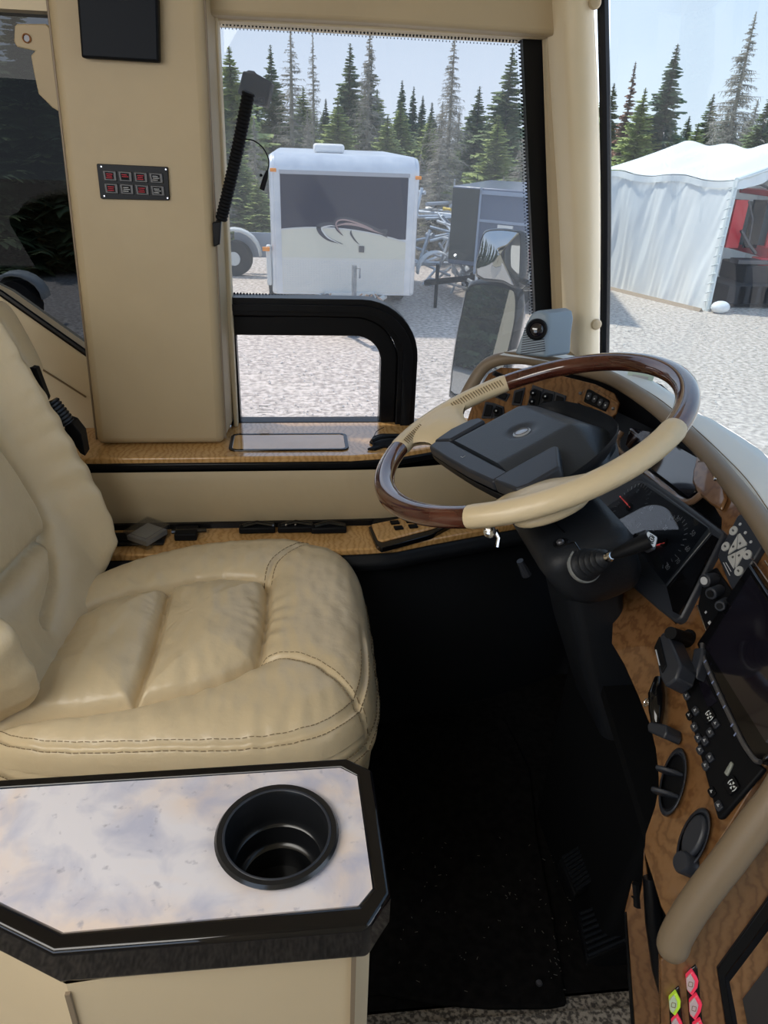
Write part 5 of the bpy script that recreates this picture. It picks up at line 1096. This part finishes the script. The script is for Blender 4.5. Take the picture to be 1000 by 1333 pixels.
# galvanised boat trailers between the two
def boat_trailer(loc, rz, L, name_lab, sc=1.0):
    t_ = thing('boat_trailer', name_lab, 'boat trailer', (0, 0, 0)); w = .75
    g = MB()
    for s_ in (-1, 1): g.tube([V(0, 0, .5), V(L*.35, s_*w, .5), V(L, s_*w, .5)], .045, 6)
    for k in (.35, .6, .85, 1): g.tube([V(L*k, -w, .5), V(L*k, w, .5)], .04, 6)
    g.tube([V(-.8, 0, .5), V(0, 0, .5)], .05, 6); g.build('frame', STEEL, t_)
    for s_ in (-1, 1):
        g = MB(); g.tube([V(L*.3, s_*.35, .72), V(L*.98, s_*.45, .66)], .05, 6); g.build('bunk', mat('bunk_grey', (.35, .38, .42), .7) if 'bunk_grey' not in bpy.data.materials else bpy.data.materials['bunk_grey'], t_)
        g = MB(); g.lathe([(.1, -.09), (.29, -.09), (.29, .09), (.1, .09)], (L*.72, s_*(w+.16), .29), V(0, 1, 0), 20); g.build('wheel', TIRE, t_)
        g = MB(); g.grid(9, 2, lambda u, v: V(L*.72+.36*math.cos(u*math.pi), s_*(w+.04+.24*v), .32+.33*math.sin(u*math.pi))); g.build('fender', ALU, t_)
        g = MB(); g.tube([V(L*.95, s_*w, .5), V(L*.95, s_*w, 1.25)], .025, 6); g.build('guide_post', STEEL, t_)
    g = MB(); g.tube([V(-.1, 0, .5), V(.15, 0, 1.15)], .04, 6); g.tube([V(.15, -.1, 1.05), V(.15, .1, 1.05)], .05, 8); g.build('winch_post', STEEL, t_)
    g = MB(); g.tube([V(-.5, .08, .05), V(-.5, .08, .85)], .03, 8); g.lathe([(.1, -.03), (.1, .03)], (-.5, .08, .1), V(0, 1, 0), 16); g.build('jack', STEEL, t_)
    g = MB(); g.box((L+.02, -.5, .52), (.03, .18, .08)); g.box((L+.02, .5, .52), (.03, .18, .08)); g.build('tail_light', REDP, t_)
    for k in range(3): g = MB(); g.lathe([(.05, -.12), (.03, 0), (.05, .12)], (L*(.45+.18*k), 0, .6), V(0, 1, 0), 12); g.build('keel_roller', mat('roller_yellow', (.70, .52, .10), .5) if 'roller_yellow' not in bpy.data.materials else bpy.data.materials['roller_yellow'], t_)
    t_.location = loc; t_.rotation_euler = (0, 0, rz); t_.scale = (sc,)*3; return t_
boat_trailer((2.95, 11.9, 0), 1.15, 3.8, 'nearest galvanised boat trailer with upright jack, right of the white trailer', .8)
boat_trailer((2.3, 14.2, .0), .55, 3.6, 'silver boat trailer crosswise behind the jack of the nearest one', .9)
boat_trailer((2.35, 15.5, .75), .9, 3.5, 'topmost boat trailer of the tangled silver pile', .8)
boat_trailer((-5.3, 9.7, 0), 1.9, 4.0, 'boat trailer seen through the dark privacy glass at far left', 1.0)
g = MB(); rnd = random.Random(11)
for k in range(60):
    a = V(2.4+rnd.random()*1.9, 13.2+rnd.random()*1.5, .15+rnd.random()*1.1); d = V(rnd.gauss(0, 1), rnd.gauss(0, .5), rnd.gauss(0, .35)).normalized(); g.tube([a-d*.45, a+d*.45], .025, 5)
tag(g.build('frame_parts_pile', STEEL), 'heap of loose galvanised bars between the two enclosed trailers', 'metal heap', kind='stuff')
# small utility trailer at far left, seen past the white trailer
ut = thing('utility_trailer', 'low grey utility trailer with white fender behind the gooseneck arm', 'trailer', (-1.4, 15.5, 0))
g = MB(); a, b = at(318, 303, 'y', 15.5), at(352, 336, 'y', 15.5); g.box(((a.x+b.x)/2+.1, 15.6, (a.z+b.z)/2), (b.x-a.x+.6, .06, a.z-b.z)); g.build('side_board', mat('grey_blue_board', (.32, .36, .42), .5), ut)
wc_ = at(306, 328, 'y', 15.3); wc_.z = .32; g = MB(); g.lathe([(.12, -.1), (.33, -.1), (.33, .1), (.12, .1)], wc_, V(.2, 1, 0), 24); g.build('wheel', TIRE, ut)
g = MB(); g.lathe([(.13, -.11), (.13, -.12), (0, -.12)], wc_, V(.2, 1, 0), 20, cap=False); g.build('hub', WH, ut)
g = MB(); g.grid(13, 3, lambda u, v: wc_+V(.52*math.cos(u*math.pi), .3*(v-.5), .06+.50*math.sin(u*math.pi))); o = g.build('fender', WH, ut); o.modifiers.new('s', 'SOLIDIFY').thickness = .05
g = MB(); g.tube([V(wc_.x-.3, 15.5, .5), V(wc_.x-1.2, 15.3, .5)], .05, 6); g.build('tongue', STEEL, ut)
for x, lb in (((-3.72, 10.6)), 'single white trailer fender beside its black tyre at the dark glass edge'),:
    pass
wf = thing('small_trailer', 'white fendered trailer axle seen through dark glass just left of the pillar', 'trailer', (-3.9, 10.9, 0))
g = MB(); g.lathe([(.1, -.09), (.3, -.09), (.3, .09), (.1, .09)], (-3.9, 10.9, .3), V(.3, 1, 0), 20); g.build('tyre', TIRE, wf)
g = MB(); g.grid(11, 3, lambda u, v: V(-3.9+.38*math.cos(u*math.pi), 10.9+.3*(v-.5), .38+.34*math.sin(u*math.pi))); g.build('fender', WH, wf).modifiers.new('s', 'SOLIDIFY').thickness = .04

# ------------------------------------------------------------------ tent garage with red machine
tent = thing('canvas_garage', 'long white tarp shelter beyond the windshield, open at its right end', 'tent', (8, 14, 0))
E0 = V(6.10, 14.75, 0); E1 = V(7.122, 12.409, 0)   # base line of the wall that faces us
T1 = at(960, 236, 'y', 12.55); T0 = at(785, 223, 'y', 14.9); dirT = (E1-E0).normalized(); nT = V(dirT.y, -dirT.x, 0)
if nT.y > 0: nT = -nT
def wallp(u, v):
    lo = E0.lerp(E1, u); hi = T0.lerp(T1, u); fold = .035*math.sin(u*24+2*math.sin(v*2))*(.4+v)+.05*noise.noise(V(u*9-v*1.5, v*1.2, 1))+.03*noise.noise(V(u*30-v*5, v*2.2, 4))
    return lo.lerp(hi, v)+nT*fold*(1-.3*v)+V(0, 0, .03*math.sin(u*13)*v*v)
g = MB(); g.grid(90, 40, wallp); g.build('side_wall', TARP, tent, smooth=180)
ridge_off = -nT*2.2+V(0, 0, .52)
def roofp(u, v):
    q = wallp(u, 1); q = q+ridge_off*v; sag = -.06*math.sin(math.pi*v)*(1+.6*math.sin(u*24)); return q+V(0, 0, sag+.05*math.cos(u*19)*v)
g = MB(); g.grid(60, 20, lambda u, v: roofp(-.05+u*1.07, v)+V(0, 0, .015)); g.grid(60, 3, lambda u, v: roofp(-.05+u*1.07, 0)+nT*.04-V(0, 0, .10*v)); g.build('roof', TARP, tent, smooth=180)
g = MB(); g.grid(60, 12, lambda u, v: (lambda q, r: r+(r-q)*V(1, 1, -1))(roofp(-.05+u*1.07, 1-v), roofp(-.05+u*1.07, 1)) if False else roofp(-.05+u*1.07, 1)+(-nT*2.2*v)-V(0, 0, .52*v)); g.build('far_roof', TARP, tent, smooth=180)
back0 = -nT*4.4; g = MB(); g.grid(20, 6, lambda u, v: wallp(u, v)+back0); g.grid(20, 6, lambda u, v: E0+back0*u+V(0, 0, (2.0+.52*(1-abs(2*u-1)))*v)); g.build('far_walls', TARP, tent, smooth=180)
g = MB(); top = wallp(1, 1); g.tube([wallp(1, 0), wallp(1, .5), top], .045, 8); g.tube([top, top+ridge_off, top+ridge_off*1+(-nT*2.2)-V(0, 0, .52)], .045, 8)
for k in range(14): q = wallp(1, k/14)+nT*.03; g.tube([q-dirT*.08, q+dirT*.05+V(0, 0, .05)], .012, 5)
g.build('frame_pole', mat('pole_white', (.7, .75, .76), .4), tent)
g = MB(); g.grid(24, 8, lambda u, v: top+ridge_off*u+dirT*(.02+.03*v+.02*math.sin(u*30))+V(0, 0, -.13*v*(1+.4*math.sin(u*7)))); g.build('door_valance', TARP, tent, smooth=180)
g = MB(); g.tube([E0+nT*.15, E1+nT*.15], .06, 4); g.build('ground_board', mat('weathered_board', (.36, .28, .21), .9), tent)
rm = thing('snow_groomer', 'red tracked machine with framed cab parked inside the open tent end', 'machine', (8.8, 12.8, 0))
RED = mat('machine_red', (.75, .045, .06), .35, coat=.4); MY = 13.3
def rb(a, b, Y, dpt, nm, m, bev=.02): p, q = at(*a, 'y', Y), at(*b, 'y', Y); p.x = at(*a, 'y', Y+dpt).x; g = MB(); g.box(((p.x+q.x)/2, Y+dpt/2, (p.z+q.z)/2), (abs(q.x-p.x), dpt, abs(p.z-q.z))); return g.build(nm, m, rm, bevel=bev)
rb((962, 248), (1040, 258), MY, 1.2, 'roof', RED); rb((948, 322), (1050, 338), MY-.2, 1.4, 'hood', RED); rb((978, 336), (1050, 348), MY-.25, .3, 'front_panel', RED)
rb((955, 262), (1045, 322), MY+.25, .8, 'cab_glass', mat('cab_glass', (.10, .16, .17), .08, coat=1), 0)
for x in (957, 981, 1010): rb((x, 260), (x+4, 323), MY+.1, .06, 'cab_post', RED if x != 981 else GLOSS, .005)
rb((938, 345), (1050, 372), MY-.3, .9, 'undercarriage', TIRE, .03); rb((950, 338), (1050, 346), MY-.3, .3, 'bumper', CRANK, .01)
for k in range(7): rb((934+k*14, 372), (944+k*14, 396), MY-.6, 1.0, 'track_cleat', TIRE, .01)
g = MB(); p_ = [at(x, y, 'y', MY-.05) for x, y in ((965, 300), (975, 318), (984, 330))]; g.tube(p_, .03, 6); p_ = [at(x, y, 'y', MY-.05) for x, y in ((975, 262), (980, 285), (974, 322))]; g.tube(p_, .02, 6); g.build('wiper_arm', CRANK, rm)
g = MB(); g.tube([at(x, y, 'y', MY) for x, y in ((965, 247), (972, 241), (990, 240), (1005, 246))], .02, 6); g.build('light_bar', CRANK, rm)
# white bags by the tent foot
for (x, y, s_, lb) in ((938, 400, .17, 'white wrapped bundle at the foot of the tent post'),):
    c = at(x, y, 'z', .1); tag(MB().ball(c, (s_, s_*.7, .11), n=14).build('white_bundle', TARP), lb, 'bundle')

# ------------------------------------------------------------------ trees
GREENS = [mat('spruce_needles', (.12, .17, .08), .8, (.24, .30, .13), 3), mat('bright_needles', (.28, .35, .12), .8, (.46, .52, .18), 3), mat('blue_needles', (.12, .19, .12), .8, (.20, .28, .16), 3)]
DEADM = mat('dead_twigs', (.26, .24, .20), .9, (.42, .39, .33), 4); BARK = mat('bark', (.13, .11, .095), .9, (.2, .18, .16), 8); RUST = mat('rust_needles', (.36, .18, .15), .9, (.30, .24, .13), 3)
def conifer(seed, kind, m, H=8.0, W=1.5, levels=46, taper=1.0, droop=.25, bare=0.0):
    r = random.Random(seed); root = bpy.data.objects.new('conifer', None); col.objects.link(root)
    tr = MB(); tr.tube([V(0, 0, 0), V(.02, 0, H*.5), V(0, 0, H)], [.11, .07, .012], 7); f = MB(); tw = MB()
    for i in range(levels):
        u = (i+.5)/levels; z = H*(.04+.95*u); R = W*(1-u)**taper*(.75+.5*r.random())+.03
        nb = 12 if kind != 'dead' else 9
        for k in range(nb):
            a = r.uniform(0, 6.283); Rk = R*r.uniform(.55, 1.15); d = V(math.cos(a), math.sin(a), 0); dz = -droop*Rk*r.uniform(.4, 1.3)+.12*Rk
            z = H*(.04+.95*(u+(r.random()-.5)*1.6/levels)); P0_ = V(0, 0, z); P1 = d*Rk*.55+V(0, 0, z+dz*.35); P2 = d*Rk+V(0, 0, z+dz)
            if kind == 'dead':
                tw.tube([P0_, P1, P2], [.014, .009, .003], 3)
                for j in range(10):
                    t = .15+.75*r.random(); q = P0_.lerp(P2, t); s = d.cross(V(0, 0, 1))*(1 if j % 2 else -1); e_ = q+(d*.45+s*.6)*Rk*.42*r.random()+V(0, 0, -.34*Rk*r.random()); tw.tube([q, e_], [.009, .003], 3)
            else:
                if r.random() < bare: tw.tube([P0_, P1, P2], [.014, .009, .003], 3); continue
                s = d.cross(V(0, 0, 1)); n = 8
                for j in range(n):
                    t = (j+.6)/n; q = P0_.lerp(P1, t*2) if t < .5 else P1.lerp(P2, t*2-1); wd = Rk*.30*(1.2-t)+.07*(1-u)**.5
                    for sg in (-1, 1):
                        tip = q+d*wd*.8+s*sg*wd*r.uniform(.6, 1.2)+V(0, 0, -wd*r.uniform(.1, 1.1)); b0 = q-d*.02; b1 = q+d*(.02+wd*.6)
                        f.add([b0, b1, tip, q+s*sg*wd*.45+V(0, 0, -.02-wd*.5)], [(0, 1, 2), (0, 2, 3)])
                f.add([P2, P2-d*.12+s*.04, P2-d*.12-s*.04], [(0, 1, 2)])
    t0 = tr.build('trunk', BARK if kind != 'dead' else DEADM, root, fix=False)
    if f.f: f.build('foliage', m, root, smooth=0, fix=False)
    if tw.f: tw.build('branches', DEADM, root, smooth=0, fix=False)
    return root
protos = {'g1': conifer(1, 'live', GREENS[0], 8, 1.5), 'g2': conifer(2, 'live', GREENS[1], 8, 1.7, droop=.15), 'g3': conifer(3, 'live', GREENS[2], 8, 1.2, taper=1.15, droop=.4),
          'd1': conifer(4, 'dead', DEADM, 8, 1.5, 64), 'd2': conifer(5, 'dead', DEADM, 8, .95, 44, droop=.1), 'g4': conifer(6, 'live', GREENS[0], 8, 1.25, levels=32, bare=.35), 'r1': conifer(7, 'live', RUST, 8, .8, levels=40, bare=.1), 't1': conifer(8, 'live', GREENS[2], 8, .85, levels=54, taper=.8, droop=.35)}
NM = {'d1': 'dead_spruce', 'd2': 'dead_spruce', 'r1': 'rusty_spruce'}
used = set()
def tree(px, py, Y, kind, label, group=None, wsc=1.0, az=None):
    top = at(px, py, 'y', Y); h = max(1.5, top.z)
    o = copy_tree(protos[kind]) ; o.name = NM.get(kind, 'spruce'); s_ = h/8; o.location = (top.x, Y, 0); o.scale = (s_*wsc, s_*wsc, s_); o.rotation_euler.z = random.uniform(0, 6.28) if az is None else az
    return tag(o, label, 'tree', group)
T = [(298, 60, 27, 'g2', 'pale bright green spruce beside the gooseneck camera head', 1.3), (352, 58, 30, 'g1', 'green spruce just right of the gooseneck camera head', .9), (378, 26, 29, 'd2', 'tall thin grey dead spruce, taller left one of the close pair', 1.3), (407, 34, 28, 'd2', 'thin bare dead spruce, right one of the close pair above the trailer', .8),
     (456, 56, 31, 'g1', 'dark green spruce left of the big grey dead tree over the trailer middle', 1.0), (482, 32, 28, 'd1', 'large shaggy half-dead spruce above the trailer middle', 1.0), (484, 60, 28.4, 'g4', 'sparse green spruce entwined behind the shaggy dead one', 1.0), (524, 104, 36, 't1', 'slim dark spruce, leftmost of the three distant spires', 1.2), (539, 112, 36, 't1', 'slim dark spruce, middle of the three distant spires', 1.1), (551, 124, 36, 't1', 'slim dark spruce, rightmost of the three distant spires', 1.2),
     (593, 40, 25, 'd1', 'broad silvery dead spruce standing highest right of the trailer', 1.0), (625, 112, 28, 'g1', 'green spruce right behind the broad silvery dead tree', 1.2), (668, 62, 26, 'g1', 'tall green spruce close to the window black edge', 1.15), (650, 150, 24, 'g2', 'yellow-green bushy spruce above the blue-grey trailer', 1.5), (690, 150, 22, 'd1', 'dead grey tangle over the blue-grey trailer roof', 1.3), (575, 180, 17.5, 'd1', 'low grey brush tree right of the white trailer', 2.2), (548, 200, 18.2, 'd1', 'low dead brush half hidden by the trailer corner', 2.2),
     (440, 130, 27, 'g2', 'yellow-green spruce crown above the trailer left of centre', 1.6), (400, 150, 24, 'd1', 'grey brushy dead tree over the trailer left half', 1.2), (330, 150, 21, 'd1', 'pale dead spruce left of the trailer behind the dangling plug', 1.2), (310, 190, 20, 'g2', 'yellow-green low spruce left of the trailer', 1.6), (505, 150, 26, 'g2', 'bright green spruce crown just over the roof vent side', 1.5), (560, 150, 27, 'g2', 'bright green spruce between spires and silvery dead tree', 1.4),
     (800, 108, 30, 'g1', 'green spruce at the windshield left edge behind the tent', 1.2), (828, 80, 29, 'r1', 'slender rusty red topped spruce behind the tent', 1.0), (841, 114, 27, 'g2', 'light green spruce behind the tent next to the rusty one', 1.2), (883, 57, 27, 't1', 'tall narrow spire of spruce above the tent', 1.5), (930, 122, 30, 'g1', 'short dense green spruce right of the tall spire', 1.3), (985, 15, 26, 'd1', 'huge grey dead spruce at the right picture edge', 1.2), (1005, 120, 24, 'g1', 'dark green spruce peeking in at the right edge', 1.2), (910, 160, 25, 'g2', 'yellow-green low spruce between spire and dead tree', 1.6), (955, 160, 26, 'd1', 'grey dead brush tree over the tent ridge', 1.5),
     (12, -10, 16, 'g1', 'large dark spruce through the privacy glass, left', 1.5), (38, 40, 17, 'g1', 'shorter dark spruce through the privacy glass beside the bracket', 1.3), (70, 120, 18, 'g1', 'low dark spruce through the privacy glass near the pillar', 1.6), (-30, 0, 17, 'g4', 'spruce at the outer edge of the privacy glass', 1.4)]
for t_ in T: tree(t_[0], t_[1], t_[2], t_[3], t_[4], None, t_[5]*(1.45 if t_[3][0] == 'g' else 1.2))
rr_ = random.Random(21)
for i in range(112):                               # filler forest behind
    px = -150+i*12+rr_.uniform(-8, 8)
    if 700 < px < 770: continue
    py = rr_.uniform(112, 165)+(px > 780)*8; kind = rr_.choice(['g1', 'g2', 'g3', 'g2', 'd1', 'g1'])
    o = tree(px, py, rr_.uniform(30, 38), kind, 'spruce of the mixed forest edge behind the front trees', 'forest edge trees', 2.1)
for i in range(26):                                # low scrub row in front of forest
    px = 280+i*17+rr_.uniform(-5, 5); o = tree(px, rr_.uniform(215, 250), rr_.uniform(19, 23), rr_.choice(['d1', 'g2', 'g4', 'd1']), 'low scrub tree at the gravel lot edge', 'scrub along the lot', 2.4)
# trees behind the coach, seen only in mirror glass
for i in range(16):
    k = rr_.choice(['g1', 'g2', 'g3']); o = copy_tree(protos[k]); o.name = 'spruce'; o.location = (-24-rr_.random()*10, -6+i*2.4, 0); s_ = rr_.uniform(.9, 1.3); o.scale = (s_*1.3, s_*1.3, s_); tag(o, 'spruce standing behind the coach, seen in the mirror', 'tree', 'trees behind the coach')
for p_ in protos.values():
    for ch in list(p_.children): bpy.data.objects.remove(ch)
    bpy.data.objects.remove(p_)
# gravel stones near the window
g = MB(); rg_ = random.Random(9)
for k in range(9000):
    Y = 2.6+rg_.random()**1.6*10; X = rg_.uniform(-1.5-.12*Y, 1.2+.75*Y); s_ = rg_.uniform(.004, .011)*(1+.08*Y); h = s_*.6
    a = rg_.uniform(0, 6.28); c_, q_ = math.cos(a)*s_, math.sin(a)*s_
    g.add([V(X+c_, Y+q_, 0), V(X-q_, Y+c_, 0), V(X-c_, Y-q_, 0), V(X+q_, Y-c_, 0), V(X, Y, h)], [(0, 1, 4), (1, 2, 4), (2, 3, 4), (3, 0, 4)])
tag(g.build('gravel_stones', mat('stone', (.38, .35, .33), .9, (.70, .67, .63), 40, det=2), smooth=0, fix=False), 'loose pale gravel stones scattered over the lot', 'gravel', kind='stuff')
